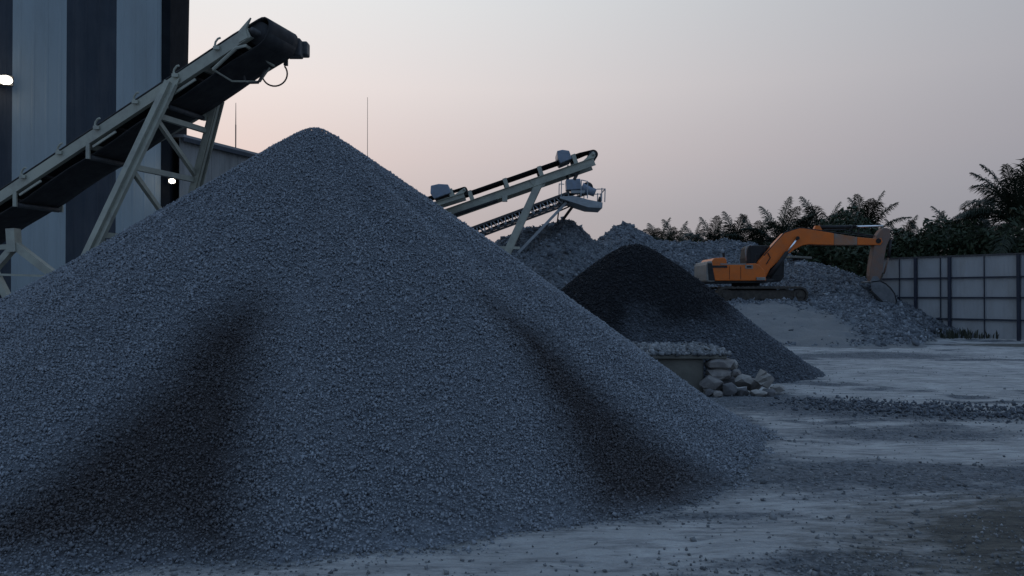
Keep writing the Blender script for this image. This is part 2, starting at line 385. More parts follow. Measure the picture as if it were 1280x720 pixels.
def ground_h(x, y):
    near = sstep(60, 20, np.hypot(x, y - 15))
    return ((fbm(x * .5, y * .8, 3) - .5) * .10 + (fbm(x * 1.6, y * 3.2, 4) - .5) * .05) * near
def soft_ellipse(x, y, cx, cy, rx, ry, rot=0):
    c_, s2 = math.cos(rot), math.sin(rot); u = (x - cx) * c_ + (y - cy) * s2; v_ = -(x - cx) * s2 + (y - cy) * c_
    return np.clip(1.5 - np.sqrt((u / rx) ** 2 + (v_ / ry) ** 2), 0, 1)
def ground_masks(x, y):
    big = fbm(x * .55, y * .9, 21); mid = fbm(x * 1.5, y * 3.0, 22)
    g = .16 + .75 * sstep(.50, .68, big) * sstep(.35, .6, mid)
    def ad_(v_, amt=1.):
        nonlocal g; g = np.maximum(g, v_ * amt)
    rr = np.hypot(x + 2.5, y - 10.2)
    ad_(sstep(6.0, 5.35, rr) * .9)                                   # stones that rolled off the big heap
    ad_(soft_ellipse(x, y, 3.4, 7.15, 2.7, .85, -.05) * (.6 + .6 * mid))
    ad_(soft_ellipse(x, y, 1.35, 5.75, 1.0, .28, .1) * (.5 + .8 * mid), .9)
    ad_(soft_ellipse(x, y, 1.9, 4.75, 1.2, .28, .15) * (.4 + .8 * mid), .8)
    ad_(soft_ellipse(x, y, 3.9, 12.0, 1.5, 1.2), .85)
    ad_(soft_ellipse(x, y, 5.2, 10.9, 1.9, .7, -.1), .9)
    ad_(soft_ellipse(x, y, 4.6, 9.3, 1.6, .55), .75)
    ad_(soft_ellipse(x, y, 9.5, 21.5, 3.2, 1.3), .8)
    g *= 1 - .9 * soft_ellipse(x, y, 4.4, 8.35, 1.9, .38) * sstep(.3, .5, mid)
    g *= 1 - .5 * soft_ellipse(x, y, 9.5, 17.0, 5, 2.5)
    g *= 1 - .75 * soft_ellipse(x, y, 1.0, 5.25, 2.4, .35, .12)
    br = soft_ellipse(x, y, 3.6, 5.1, 1.6, 1.3, .5) * (.5 + .7 * mid)
    br = np.maximum(br, soft_ellipse(x, y, 17.0, 26.0, 3.0, 1.3) * .9)
    br = np.maximum(br, sstep(44, 60, y))
    return np.clip(g, 0, 1), np.clip(br, 0, 1)

# ground: one sheet to the horizon, finest near the camera
def warp(lo, a, b_, hi, nin, nout):
    i_ = np.linspace(a, b_, nin); t = np.linspace(0, 1, nout + 1)[1:] ** 2.2
    return np.concatenate([(a - (a - lo) * t)[::-1], i_, b_ + (hi - b_) * t])
gx = warp(-900, -9, 20, 900, 290, 20); gy = warp(-300, 3.2, 34, 1500, 360, 20)
X, Y = np.meshgrid(gx, gy, indexing='ij')
g_, b_m = ground_masks(X, Y)
me = np_mesh('ground', np.stack([X, Y, ground_h(X, Y)], -1).reshape(-1, 3), grid_faces(len(gx), len(gy)), {'gravel': g_, 'brown': b_m}, True)
tag(link('ground', me, M['ground']), kind='structure')

# loose stones lying about the yard (nobody could count them)
n_ = 60000
yy = 4.2 + (24 - 4.2) * RNG.random(n_) ** 1.8; xx = RNG.uniform(-.75, .75, n_) * yy
gg, bb = ground_masks(xx, yy)
keep = (RNG.random(n_) < .018 + 1.0 * np.maximum(gg, bb * .6) ** 1.5) & (main_h(xx, yy) < .12)
xx, yy, gg = xx[keep], yy[keep], gg[keep]
ss = RNG.lognormal(math.log(.018), .42, len(xx)); ss = np.clip(ss, .008, .08)
o = stones('ground_stones', np.stack([xx, yy, ground_h(xx, yy) + ss * .12], -1), ss, RNG.beta(1.6, 2.2, len(xx)), M['c_stone'], None, seed=3)
tag(o, 'loose crushed stones strewn over the dusty yard floor', 'gravel')
# low windrow of coarse stone across the yard
n_ = 2300
t = RNG.random(n_) ** 1.25; xx = 4.4 + 4.6 * t + RNG.normal(0, .35, n_); yy = 11.7 - 1.5 * t + RNG.normal(0, .42, n_)
zz = ground_h(xx, yy) + np.abs(RNG.normal(0, .018, n_))
ss = np.clip(RNG.lognormal(math.log(.030), .4, n_), .012, .065)
o = stones('stone_windrow', np.stack([xx, yy, zz], -1), ss, RNG.beta(1.7, 2.0, n_), M['d_stone'], None, 'cub', seed=5, extra={'damp': np.zeros(n_)})
tag(o, 'low strip of coarse dark stones spilled across the open yard', 'gravel')

# ------------------------------------------------------------------ the heaps
def polar_heap(name, label, hfun, c, R, nr, nt, m, attrs=None):
    t_ = thing(name, label, 'gravel heap', (c[0], c[1], 0))
    r = np.linspace(0, 1, nr) ** .9 * R; th = np.linspace(0, 2 * np.pi, nt, endpoint=False)
    Rr, T = np.meshgrid(r, th, indexing='ij'); x = c[0] + Rr * np.cos(T); y = c[1] + Rr * np.sin(T)
    z = hfun(x, y)
    at = {k: f(x, y) for k, f in (attrs or {}).items()}
    me = np_mesh('heap_body', np.stack([x - c[0], y - c[1], z], -1).reshape(-1, 3), grid_faces(nr, nt, True), at, True)
    link('heap_body', me, m, t_)
    return t_

# big gravel heap in front
def mh(x, y): return main_h(x, y) - .03
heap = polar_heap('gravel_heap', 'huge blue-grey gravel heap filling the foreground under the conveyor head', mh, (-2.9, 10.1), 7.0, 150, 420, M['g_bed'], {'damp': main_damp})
px_, py_ = [], []
for SP, y0_, y1_ in ((.0178, 4.2, 7.2), (.0215, 7.2, 12.6)):          # finer rows on the near, lower slope
    ax, ay = np.meshgrid(np.arange(-7.4, 4.2, SP), np.arange(y0_, y1_, SP))
    px_.append(ax.ravel() + RNG.uniform(-.6, .6, ax.size) * SP); py_.append(ay.ravel() + RNG.uniform(-.6, .6, ax.size) * SP)
xx, yy = np.concatenate(px_), np.concatenate(py_)
m_ = (np.hypot(xx + 2.9, yy - 10.1) < 6.8) & ((yy < 10.4) | (np.abs(xx + 2.5) > .5 * (yy - 10.4) - .3)); xx, yy = xx[m_], yy[m_]; N = len(xx)
zz = main_h(xx, yy)
keep = (zz > -.02) & (RNG.random(N) < np.clip(.35 + zz * 4, 0, 1)) & (xx > -7.6)
xx, yy, zz = xx[keep], yy[keep], zz[keep]; n_ = len(xx)
ss = np.clip(RNG.lognormal(math.log(.0275), .28, n_) * np.where(yy < 7.2, .86, 1.0), .012, .055)
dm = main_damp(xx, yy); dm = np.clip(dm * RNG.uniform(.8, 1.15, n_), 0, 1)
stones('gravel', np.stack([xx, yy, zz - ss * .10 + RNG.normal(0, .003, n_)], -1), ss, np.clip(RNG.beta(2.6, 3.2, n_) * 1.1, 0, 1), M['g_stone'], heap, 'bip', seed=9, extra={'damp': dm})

# dark heap behind it
def dark_damp(x, y):
    z = dark_h(x, y); w_ = fbm(x * 1.2, y * 1.2, 31)
    return np.clip(sstep(.65, 1.45, z + (w_ - .5) * 1.1 - (x - 2.7) * .10), 0, 1)
def dark_h(x, y):
    z = cone(x, y, 2.72, 17.8, 2.78, .80, .42)
    th_ = np.arctan2(y - 17.8, x - 2.7); r_ = np.hypot(x - 2.7, y - 17.8)
    z = z + (fbm(th_ * 3 + 9, r_ * .4, 33) - .5) * .22 * sstep(.2, 1.5, r_)
    k2 = .08
    return np.where(z > 2, z, k2 * np.log1p(np.exp(np.clip(z / k2, -30, 30)))) - k2 * .3
dheap = polar_heap('gravel_heap', 'near-black conical gravel heap with a damp rounded top in front of the excavator', lambda x, y: dark_h(x, y) - .02, (2.72, 17.8), 5.0, 90, 260, M['d_bed'], {'damp': dark_damp})
N = 54000
th = RNG.uniform(-math.pi * 1.15, math.pi * .2, N); r = np.sqrt(RNG.random(N)) * 4.6
xx = 2.72 + r * np.cos(th); yy = 17.8 + r * np.sin(th); zz = dark_h(xx, yy); keep = zz > .01
xx, yy, zz = xx[keep], yy[keep], zz[keep]; n_ = len(xx)
ss = np.clip(RNG.lognormal(math.log(.034), .35, n_), .015, .10)
stones('gravel', np.stack([xx, yy, zz - ss * .1], -1), ss, RNG.beta(1.6, 2.6, n_), M['d_stone'], dheap, seed=12, extra={'damp': np.clip(dark_damp(xx, yy) * RNG.uniform(.85, 1.1, n_), 0, 1)})

# rubble heap under the truss conveyor
def heap1_h(x, y):
    z = cone(x, y, 2.0, 31.0, 4.42, .74, .35)
    z = np.maximum(z, seg_ridge(x, y, [(2.0, 31, 4.3), (.7, 31.4, 4.35), (.2, 31.5, 4.2), (-1.0, 31.6, 3.5)], .74, .3))
    return z + (fbm(x * .9, y * .9, 41) - .5) * .9 + (fbm(x * 3, y * 3, 42) - .5) * .35
h1o = polar_heap('rubble_heap', 'rough grey rubble heap with a pointed crest under the truss conveyor', heap1_h, (1.6, 31.2), 7.2, 90, 200, M['r_bed'])
h1o['category'] = 'rubble heap'
N = 24000
th = RNG.uniform(-math.pi * 1.1, math.pi * .1, N); r = np.sqrt(RNG.random(N)) * 6.8
xx = 1.6 + r * np.cos(th); yy = 31.2 + r * np.sin(th); zz = heap1_h(xx, yy); keep = zz > -.05
xx, yy, zz = xx[keep], yy[keep], zz[keep]; n_ = len(xx)
ss = np.clip(RNG.lognormal(math.log(.068), .5, n_), .025, .32)
stones('rubble', np.stack([xx, yy, zz], -1), ss, RNG.beta(1.1, 2.6, n_), M['r_stone'], h1o, 'oct', seed=14)

# the long rubble mound that carries the excavator
RIDGE = [(12.2, 41.5, 4.35), (13.0, 37.2, 3.35), (13.9, 34.3, 2.75), (15.2, 33.2, 1.75), (16.8, 31.0, .45)]
def pad_h(x, y):
    dx = np.where(x < 8, (8 - x) * .35, np.where(x > 12.8, (x - 12.8) * .45, 0))
    dy = np.where(y < 29.6, (29.6 - y) * .285, np.where(y > 40, (y - 40) * .5, 0))
    return 1.36 - dx - dy
def mound_h(x, y):
    z = cone(x, y, 5.6, 39.0, 5.05, .75, .5)
    z = np.maximum(z, seg_ridge(x, y, [(6.0, 42, 4.5), (9, 42.4, 4.55), (12.2, 41.5, 4.35)], .72, .3))
    rd = np.maximum(z, seg_ridge(x, y, RIDGE, .60, .4))
    n1 = (fbm(x * .8, y * .8, 51) - .5) * .8 + (fbm(x * 2.6, y * 2.6, 52) - .5) * .45
    pd = pad_h(x, y) + (fbm(x * .9, y * .9, 53) - .5) * .30 + (fbm(x * 2.4, y * 2.4, 54) - .5) * .22
    k = .12; a = rd + n1 * .8; mm = np.maximum(a, pd)
    return mm + k * np.log(np.exp((a - mm) / k) + np.exp((pd - mm) / k))
def mound_dust(x, y):
    a = soft_ellipse(x, y, 9.5, 27.2, 1.75, 2.5, .15)
    return np.clip(np.maximum(a * 1.1, sstep(.25, -.05, mound_h(x, y)) * .9), 0, 1)
gx2 = np.linspace(-1, 21, 200); gy2 = np.linspace(23.5, 50, 220)
X, Y = np.meshgrid(gx2, gy2, indexing='ij'); Z = np.maximum(mound_h(X, Y), -.4)
mo = thing('rubble_mound', 'long mound of blasted rubble with a dusty ramp beneath the orange excavator', 'rubble mound', (10, 33, 0))
me = np_mesh('mound_body', np.stack([X - 10, Y - 33, Z], -1).reshape(-1, 3), grid_faces(200, 220), {'dust': mound_dust(X, Y)}, True)
link('mound_body', me, M['mound'], mo)
N = 100000
xx = RNG.uniform(0, 19, N); yy = RNG.uniform(24.5, 44, N); zz = mound_h(xx, yy)
keep = (zz > .02) & (RNG.random(N) > np.clip(mound_dust(xx, yy) * 1.35, 0, .995))
xx, yy, zz = xx[keep], yy[keep], zz[keep]; n_ = len(xx)
big = sstep(12, 14, xx) * sstep(34, 31, yy)
ss = np.clip(RNG.lognormal(math.log(.082), .50, n_) * (1 + .30 * big), .03, .42)
stones('rubble', np.stack([xx, yy, zz], -1), ss, RNG.beta(1.0, 2.6, n_), M['r_stone'], mo, 'oct', seed=16, flat=.6)

# ------------------------------------------------------------------ striped factory building
WX0, WY0, WA, WB = -10.02, 16.0, .694, .704           # foot of the wall: start point and direction per metre
def wallp(t, z, out=0.): return Vector((WX0 + WA * t + WB * out, WY0 + WB * t - WA * out, z))
bt = 3.02
bld = thing('factory_building', 'tall factory building clad in alternating navy and pale vertical sheets', 'building', tuple(wallp(0, 0)))
def ribbed(p0, p1, z0, z1, nrm_, pitch=.25, rib=.010):
    """one cladding sheet with raised ribs"""
    p0, p1 = Vector(p0), Vector(p1); d = p1 - p0; L = d.length; d.normalize(); nrm_ = Vector(nrm_); pr = []
    k = max(1, round(L / pitch)); w_ = L / k
    for i in range(k):
        a = i * w_
        pr += [(a, 0), (a + w_ * .36, 0), (a + w_ * .44, rib), (a + w_ * .56, rib), (a + w_ * .64, 0)]
    pr.append((L, 0)); b_ = MB(); n = len(pr)
    vs = [p0 + d * a + nrm_ * h + Vector((0, 0, z - p0.z)) for z in (z0, z1) for a, h in pr]
    vs += [p0 + d * a - nrm_ * .02 + Vector((0, 0, z - p0.z)) for z in (z0, z1) for a in (0, L)]
    fs = [(i, i + 1, n + i + 1, n + i) for i in range(n - 1)]
    q = 2 * n; fs += [(q, q + 2, q + 3, q + 1), (0, n, q + 2, q), (n - 1, q + 1, q + 3, 2 * n - 1)]
    return b_.add(vs, fs)
wn_ = (WB, -WA, 0)
edges = [-4.05, -3.05, -2.05, -1.03, 0.0, 1.0, 2.0, 2.98]
for i in range(len(edges) - 1):
    ribbed(wallp(edges[i], 0), wallp(edges[i+1] - .002, 0), 0, 11.5, wn_).build('sheet', M['sheet_light' if i % 2 == 0 else 'sheet_dark'], bld)
# (sheet order: the one that starts at 0 is pale)
MB().prism([wallp(2.985, 0, .04), wallp(3.16, 0, .04), wallp(3.16, 0, -.25), wallp(2.985, 0, -.02)], (0, 0, 11.5)).build('corner_flashing', M['flash'], bld)
c0 = wallp(3.16, 0, -.02)
far_top = Vector((-.403, 1, 0)) * 20.5; far_bot = Vector((-.4115, 1, 0)) * 20.2
MB().add([c0, Vector((far_bot.x, far_bot.y, 0)), Vector((far_top.x, far_top.y, 11.5)), c0 + Vector((0, 0, 11.5)),
          c0 + Vector((-.3, .1, 0)), Vector((far_bot.x - .3, far_bot.y, 0)), Vector((far_top.x - .3, far_top.y, 11.5)), c0 + Vector((-.3, .1, 11.5))],
         [(0, 1, 2, 3), (4, 5, 6, 7), (0, 1, 5, 4), (1, 2, 6, 5), (2, 3, 7, 6), (3, 0, 4, 7)]).build('side_wall', M['flash'], bld)
MB().prism([wallp(-4.05, 11.5, .1), wallp(3.2, 11.5, .1), Vector((far_top.x, far_top.y, 11.5)), Vector((-16, 22, 11.5))], (0, 0, .15)).build('roof', M['flash_grey'], bld)
MB().prism([wallp(-4.05, 0, -.05), wallp(-4.05, 0, -.25), Vector((-16, 21.6, 0)), Vector((-16, 21.8, 0))], (0, 0, 11.5)).build('end_wall', M['sheet_dark'], bld)

# lower grey shed behind it
A0 = Vector((-7.72, 18.55, 0)); A1 = Vector((-6.15, 22.64, 0)); ad_ = (A1 - A0); AL = ad_.length; ad_.normalize(); an = Vector((ad_.y, -ad_.x, 0))
shed = thing('metal_shed', 'lower grey sheet-metal shed with a sloping roofline beside the striped building', 'building', tuple(A0))
SH = 5.28
widths = [1.05, .95, 1.1, 1.28]; a = 0.
for i, w_ in enumerate(widths):
    p0, p1 = A0 + ad_ * (a + .005), A0 + ad_ * (a + w_ - .005); a += w_
    ribbed(p0, p1, 0, SH, an, .2, .012).build('sheet', M['sheet_grey' if i not in (2,) else 'flash_grey'], shed)
MB().prism([A0 + an * .12 + Vector((0, 0, SH)), A0 + ad_ * 4.45 + an * .12 + Vector((0, 0, SH)), A0 + ad_ * 4.45 - an * 4.5 + Vector((0, 0, SH + .4)), A0 - an * 1.5 + Vector((0, 0, SH + .12))], (0, 0, .07)).build('roof', M['flash_grey'], shed)
MB().beam(A0 + an * .10 + Vector((0, 0, SH - .04)), A0 + ad_ * 4.4 + an * .10 + Vector((0, 0, SH - .04)), .05, .10).build('gutter', M['sheet_dark'], shed)
MB().box(A0 + ad_ * 4.4 - an * 2.2 + Vector((0, 0, SH / 2)), (4.2, .06, SH - .1), Matrix.Rotation(math.atan2(-an.y, -an.x), 3, 'Z')).build('end_wall', M['sheet_grey'], shed)

# flood lamps (lit)
def flood_lamp(label, at, aim, r, watts):
    t_ = thing('flood_lamp', label, 'lamp', tuple(at), 'lit flood lamps on the buildings')
    aim = Vector(aim).normalized(); q = aim.to_track_quat('Y', 'Z').to_matrix()
    MB().box(at - aim * r * .55, (r * 2.3, r * .9, r * 1.7), q).build('housing', M['dark_steel'], t_, bevel=r * .15)
    vs = [at + q @ Vector((r * math.cos(a_) * .98, -.02 * r + r * .25 * k, r * .72 * math.sin(a_))) * (1 if k == 0 else .8) + aim * (0 if k == 0 else r * .02) for k in (0, 1) for a_ in [2 * math.pi * i / 16 for i in range(16)]]
    b_ = MB().add(vs, [(i, (i+1) % 16, 16+(i+1) % 16, 16+i) for i in range(16)] + [tuple(range(16, 32))]); b_.build('lens', M['lens'], t_, True)
    br = MB(); br.path([at - aim * r * .7 + q @ Vector((r * 1.2, 0, 0)), at - aim * r * 1.5 + q @ Vector((r * 1.0, 0, -r)), at - aim * r * 2.2 + Vector((0, 0, -r * .8))], r * .13); br.build('bracket', M['dark_steel'], t_)
    li = bpy.data.lights.new('lamp_light', 'POINT'); li.energy = watts; li.color = (1, .9, .72); li.shadow_soft_size = r
    lo = bpy.data.objects.new('lamp_light', li); COL.objects.link(lo); lo.parent = t_; lo.location = aim * r * 1.2
flood_lamp('bright flood lamp high on the striped wall at the left edge', wallp(-.19, 5.84, .30), (.55, -.8, -.1), .12, 4)
flood_lamp('small lit lamp at the corner between striped building and grey shed', Vector((-7.66, 18.0, 4.19)), (.5, -.85, -.1), .07, 2)

# lightning rods
def rod(label, x, ytop, Yd, zb):
    p = P(x, ytop, Yd); t_ = thing('lightning_rod', label, 'rod', (p.x, Yd, zb), 'thin lightning rods')
    b_ = MB(); b_.tube((p.x, Yd, zb), (p.x, Yd, zb + (p.z - zb) * .55), .016, 8); b_.build('mast', M['dark_steel'], t_)
    MB().tube((p.x, Yd, zb + (p.z - zb) * .55), p, .012, 8, .007).build('spike', M['dark_steel'], t_)
    MB().tube((p.x, Yd, zb), (p.x, Yd, zb + .06), .1, 10).build('foot', M['dark_steel'], t_)
rod('thin lightning rod rising above the grey shed roof', 294, 128, 20.9, SH + .1)
rod('thin tall lightning mast rising right of the big heap peak', 459, 121, 28.0, 0.)

# ------------------------------------------------------------------ front conveyor
def arc(cx, cy, r, a0, a1, n):
    return [(cx + r * math.cos(a0 + (a1 - a0) * i / n), cy + r * math.sin(a0 + (a1 - a0) * i / n)) for i in range(n + 1)]
def C(s, o_, dz=0.): return Vector((-3.32 - .96 * s + .28 * o_, 10.0 + .28 * s + .96 * o_, 4.90 - .485 * s + dz))
CW, CL = .80, 8.7
fc = thing('conveyor', 'big khaki belt conveyor rising from the left over the gravel heap', 'conveyor', tuple(C(5, .4).xy) + (0,), 'stone plant conveyors')
wv = Vector((.28, .96, 0)); dv = Vector((-.96, .28, -.485)).normalized(); un = dv.cross(wv).normalized(); un = un if un.z > 0 else -un
for o_, sgn in ((0, 1), (CW, -1)):
    MB().channel(C(-.02, o_), C(CL, o_), .07, .14, .01, 1 if (dv.cross(Vector((0,0,1))).dot(wv) * sgn) > 0 else -1).build('side_beam', M['khaki'], fc)
# belt: a closed loop, troughed on top, flat on the way back
def belt_loop(Cf, L, w0, w1, top, bot, r, s_head, m, parent, trough=.05, nseg=24):
    sc_ = [(L - (L - s_head) * i / nseg, 'T') for i in range(nseg + 1)]
    vs, nw = [], 7; rows = []
    zc = (top + bot) / 2; rr = (top - bot) / 2
    for s_, _ in sc_: rows.append((s_, top, 1. if s_ > s_head + .3 else .0))
    for i in range(1, 10):
        a_ = math.pi / 2 + math.pi * i / 10
        rows.append((s_head + rr * math.cos(a_) * 1.0, zc + rr * math.sin(a_), 0.))
    for i in range(nseg + 1): rows.append((s_head + (L - s_head) * i / nseg, bot + .015 * math.sin(i * 1.7), 0.))
    for i in range(1, 10):
        a_ = -math.pi / 2 + math.pi * i / 10
        rows.append((L + rr * math.cos(a_), zc + rr * math.sin(a_), 0.))
    b_ = MB()
    for s_, z_, tr in rows:
        for j in range(nw):
            f = j / (nw - 1); e = abs(f - .5) * 2
            b_.v.append(tuple(Cf(s_, w0 + (w1 - w0) * f, z_ + tr * trough * (max(0, e - .33) / .67 - .5) * 1.4)))
    k = len(rows)
    for i in range(k):
        for j in range(nw - 1):
            b_.f.append((i * nw + j, ((i + 1) % k) * nw + j, ((i + 1) % k) * nw + j + 1, i * nw + j + 1))
    o = b_.build('belt', m, parent, True)
    sol = o.modifiers.new('thick', 'SOLIDIFY'); sol.thickness = .018
    return o
belt_loop(C, CL, .08, CW - .06, .145, -.20, .16, -.10, M['rubber'], fc, trough=.03)
MB().tube(C(-.10, .10, -.035), C(-.10, CW - .08, -.035), .150, 24).build('head_pulley', M['rubber'], fc, True)
MB().tube(C(-.10, -.05, -.035), C(-.10, CW + .12, -.035), .035, 12).build('pulley_shaft', M['dark_steel'], fc, True)
MB().tube(C(CL, .05, -.035), C(CL, CW - .05, -.035), .15, 20).build('tail_pulley', M['rubber'], fc, True)
k = 0
while .4 + .62 * k < 8.4:
    s_ = .4 + .62 * k
    for o_ in (-.025, CW + .025):       # hooked idler brackets
        pts = [C(s_ + .03, o_, .06), C(s_ + .055, o_, .10), C(s_ + .045, o_, .135), C(s_ + .01, o_, .155), C(s_ - .025, o_, .145)]
        b_ = MB(); b_.path(pts, .014, 6); b_.box(C(s_ + .03, o_, .05), (.08, .035, .045)); b_.build('idler_bracket', M['khaki'], fc)
    MB().tube(C(s_, .12, .085), C(s_, CW - .12, .085), .028, 10).build('idler_roller', M['dark_steel'], fc, True)
    if k % 2 == 1:
        MB().tube(C(s_ + .2, .06, -.245), C(s_ + .2, CW - .06, -.245), .035, 10).build('return_roller', M['dark_steel'], fc, True)
        for o_ in (.01, CW - .01):
            MB().beam(C(s_ + .2, o_, -.05), C(s_ + .2, o_, -.27), .03, .05).build('roller_hanger', M['khaki'], fc)
        MB().beam(C(s_ - .25, .01, -.15), C(s_ + .12, .01, -.15), .02, .03).build('guard_bar', M['khaki'], fc)
    if k % 3 == 0:
        MB().beam(C(s_ + .3, .03, -.03), C(s_ + .3, CW - .03, -.03), .05, .07).build('cross_member', M['khaki'], fc)
    k += 1
# head: end plates, motor, scraper frame, hanging cable
MB().prism([C(.12, -.012, .09), C(-.05, -.012, .16), C(.02, -.012, .05), C(-.02, -.012, -.07), C(.12, -.012, -.06)], wv * .03).build('end_plate', M['khaki'], fc)
MB().box(C(-.12, CW + .10, .0), (.20, .20, .24)).box(C(-.14, CW + .25, .02), (.19, .17, .19)).build('drive_motor', M['dark_steel'], fc, bevel=.02)
fr = MB(); fr.path([C(.50, .0, -.18), C(.16, .0, -.10), C(.04, .02, -.13), C(.06, CW - .12, -.19)], .022, 6)
fr.path([C(.50, .0, -.18), C(.42, .28, -.30), C(.2, .58, -.35), C(.08, .62, -.22)], .013, 6); fr.build('scraper_frame', M['khaki'], fc)
MB().path([C(.36, .45, -.22), C(.33, .45, -.33), C(.18, .5, -.40), C(.08, .52, -.28)], .018, 6).build('cable_hook', M['dark_steel'], fc)
MB().path([P(342.5 + 15.8 * math.cos(a_), 91.5 + 15.5 * math.sin(a_), 10.75) for a_ in [math.radians(182 - 12.2 * i) for i in range(19)]], .011, 6).build('cable', M['rubber'], fc, True)
MB().box(P(356.5, 77, 10.8), (.05, .05, .09)).build('junction_box', M['dark_steel'], fc)
# trestle
def leg_pt(side, dZ):
    s_ = 1.07 + .427 * dZ; o_ = (-.04 - .157 * dZ) if side == 0 else (CW + .04 + .157 * dZ)
    b_ = C(s_, o_); return Vector((b_.x, b_.y, C(1.07, 0).z - .05 - dZ))
zt = C(1.07, 0).z - .05
for sd in (0, 1):
    MB().channel(leg_pt(sd, -.0), leg_pt(sd, zt), .08, .15, .012, 1 if sd else -1, up=(.28, .96, 0)).beam(leg_pt(sd, .0), leg_pt(sd, zt), .05, .12, up=(-.96, .28, 0)).build('leg', M['khaki'], fc)
    MB().prism([C(.98, -.03 if sd == 0 else CW + .01, -.02), C(1.22, -.03 if sd == 0 else CW + .01, -.02), C(1.28, -.03 if sd == 0 else CW + .01, -.22), C(1.12, -.03 if sd == 0 else CW + .01, -.24)], wv * .02).build('gusset', M['khaki'], fc)
for d0 in (.42, 1.08, 1.95, 2.9):
    MB().beam(leg_pt(0, d0), leg_pt(1, d0), .06, .07).build('cross_brace', M['khaki'], fc)
for d0, d1 in ((.46, 1.04), (1.12, 1.91), (1.99, 2.86)):
    MB().beam(leg_pt(0, d0), leg_pt(1, d1), .05, .065).build('diagonal_brace', M['khaki'], fc)
MB().beam(leg_pt(1, .1) + Vector((.0, 0, 0)), C(2.6, CW, -.1), .05, .05).build('stay', M['khaki'], fc)
# lower trestle by the left edge
YB = 11.15
for nm, a_, b_, w_, h_ in (('cross_brace', (-60, 313), (20, 308), .07, .09), ('diagonal_brace', (16, 304), (72, 347), .10, .12), ('leg', (22, 303), (-32, 366), .08, .11),
                          ('cross_brace', (-40, 342), (60, 345), .03, .035), ('diagonal_brace', (-12, 330), (20, 392), .08, .11), ('post', (16, 286), (18, 315), .12, .16), ('leg', (-60, 300), (-55, 512), .10, .12), ('leg', (70, 345), (75, 514), .08, .1)):
    MB().beam(P(*a_, YB), P(*b_, YB), w_, h_, up=(0, 1, 0)).build(nm, M['khaki'], fc)

# ------------------------------------------------------------------ conveyors at the back
def flat_conv(label, Yn, Wd, head, tail, r, beam_h, beam_off, brackets, box_at, box_s, leg=None, extra=None):
    """a channel-beam conveyor seen side on; head / tail are belt-top points in plan distance Yn"""
    hd, tl = P(*head, Yn), P(*tail, Yn); d = (tl - hd).normalized(); up = Vector((0, 1, 0)).cross(d); up = up if up.z > 0 else -up; wd = Vector((0, 1, 0)); L = (tl - hd).length
    t_ = thing('conveyor', label, 'conveyor', (tl.x, Yn + Wd / 2, 0), 'stone plant conveyors')
    def Cf(s_, o_, dz): return hd + d * s_ + wd * o_ + up * dz
    belt_loop(Cf, L, .06, Wd - .06, 0, -2 * r, r, 0., M['rubber'], t_, .06)
    MB().tube(Cf(0, .08, -r), Cf(0, Wd - .08, -r), r * .93, 20).build('head_pulley', M['dark_steel'], t_, True)
    MB().tube(Cf(0, -.04, -r), Cf(0, Wd + .04, -r), r * .35, 10).build('pulley_shaft', M['khaki'], t_, True)
    for o_, sg in ((0, -1), (Wd, 1)):
        MB().channel(Cf(.05, o_, beam_off), Cf(L, o_, beam_off), .08, beam_h, .012, sg).beam(Cf(.06, o_ + .03 * -sg, beam_off), Cf(L - .01, o_ + .03 * -sg, beam_off), .02, beam_h * .9).build('side_beam', M['khaki'], t_)
    MB().prism([Cf(.45, .004, beam_off + beam_h * .4), Cf(-.03, .004, -r * .4), Cf(-.05, .004, -r * 1.5), Cf(.3, .004, beam_off - beam_h * .45)], wd * .03).build('head_plate', M['khaki'], t_)
    for bx in brackets:
        s_ = ((bx - 640) / FPX * Yn - hd.x) / d.x
        for o_ in (-.02, Wd):
            MB().beam(Cf(s_, o_, beam_off + beam_h * .4), Cf(s_, o_, .05), .03, .13, up=d).build('idler_bracket', M['khaki'], t_)
        MB().tube(Cf(s_, .1, -.06), Cf(s_, Wd - .1, -.06), .05, 10).build('idler_roller', M['dark_steel'], t_, True)
    if box_at is not None:
        b0 = P(*box_at, Yn - .1); w_, h_ = box_s
        out = [b0 + d * -w_ * .5 + up * -h_ * .4, b0 + d * -w_ * .5 + up * h_ * .25, b0 + d * -w_ * .05 + up * h_ * .5, b0 + d * w_ * .36 + up * h_ * .55, b0 + d * w_ * .5 + up * h_ * .0, b0 + d * w_ * .4 + up * -h_ * .45]
        MB().prism(out, (0, Wd + .2, 0)).build('belt_hood', M['motor'], t_, bevel=.02)
    MB().tube(Cf(L * .55, .06, beam_off - beam_h * .75), Cf(L * .55, Wd - .06, beam_off - beam_h * .75), .06, 10).build('return_roller', M['dark_steel'], t_, True)
    return t_, Cf, L, d, up, wd
ta, Ca, La, da, ua, wa = flat_conv('khaki conveyor with solid side beams, topmost of those behind the heap', 25., .9, (740, 186.5), (380, 312.5), .15, .25, -.38, (717, 674, 631, 587, 543, 499, 455, 411), (705, 194.5), (.42, .40))
for o_ in (0, .9):
    MB().beam(P(675, 226, 25) + wa * o_, P(630, 323, 25) + wa * o_ , .12, .22, up=(1, 0, .4)).build('leg', M['khaki'], ta)
    MB().beam(P(630, 323, 25) + wa * o_, P(604, 434, 25) + wa * o_, .12, .22, up=(1, 0, .4)).build('leg', M['khaki'], ta)
MB().prism([P(662, 226, 24.97), P(684, 219, 24.97), P(681, 232, 24.97), P(672, 238, 24.97)], (0, .03, 0)).build('gusset', M['khaki'], ta)
MB().beam(P(618, 309, 25), P(650, 310, 25.), .08, .08).build('cross_brace', M['khaki'], ta)
MB().tube(P(629, 246, 25), P(629, 246, 25.9), .09, 12).box(P(631, 248, 24.95), (.16, .14, .2)).build('drive_motor', M['khaki'], ta)
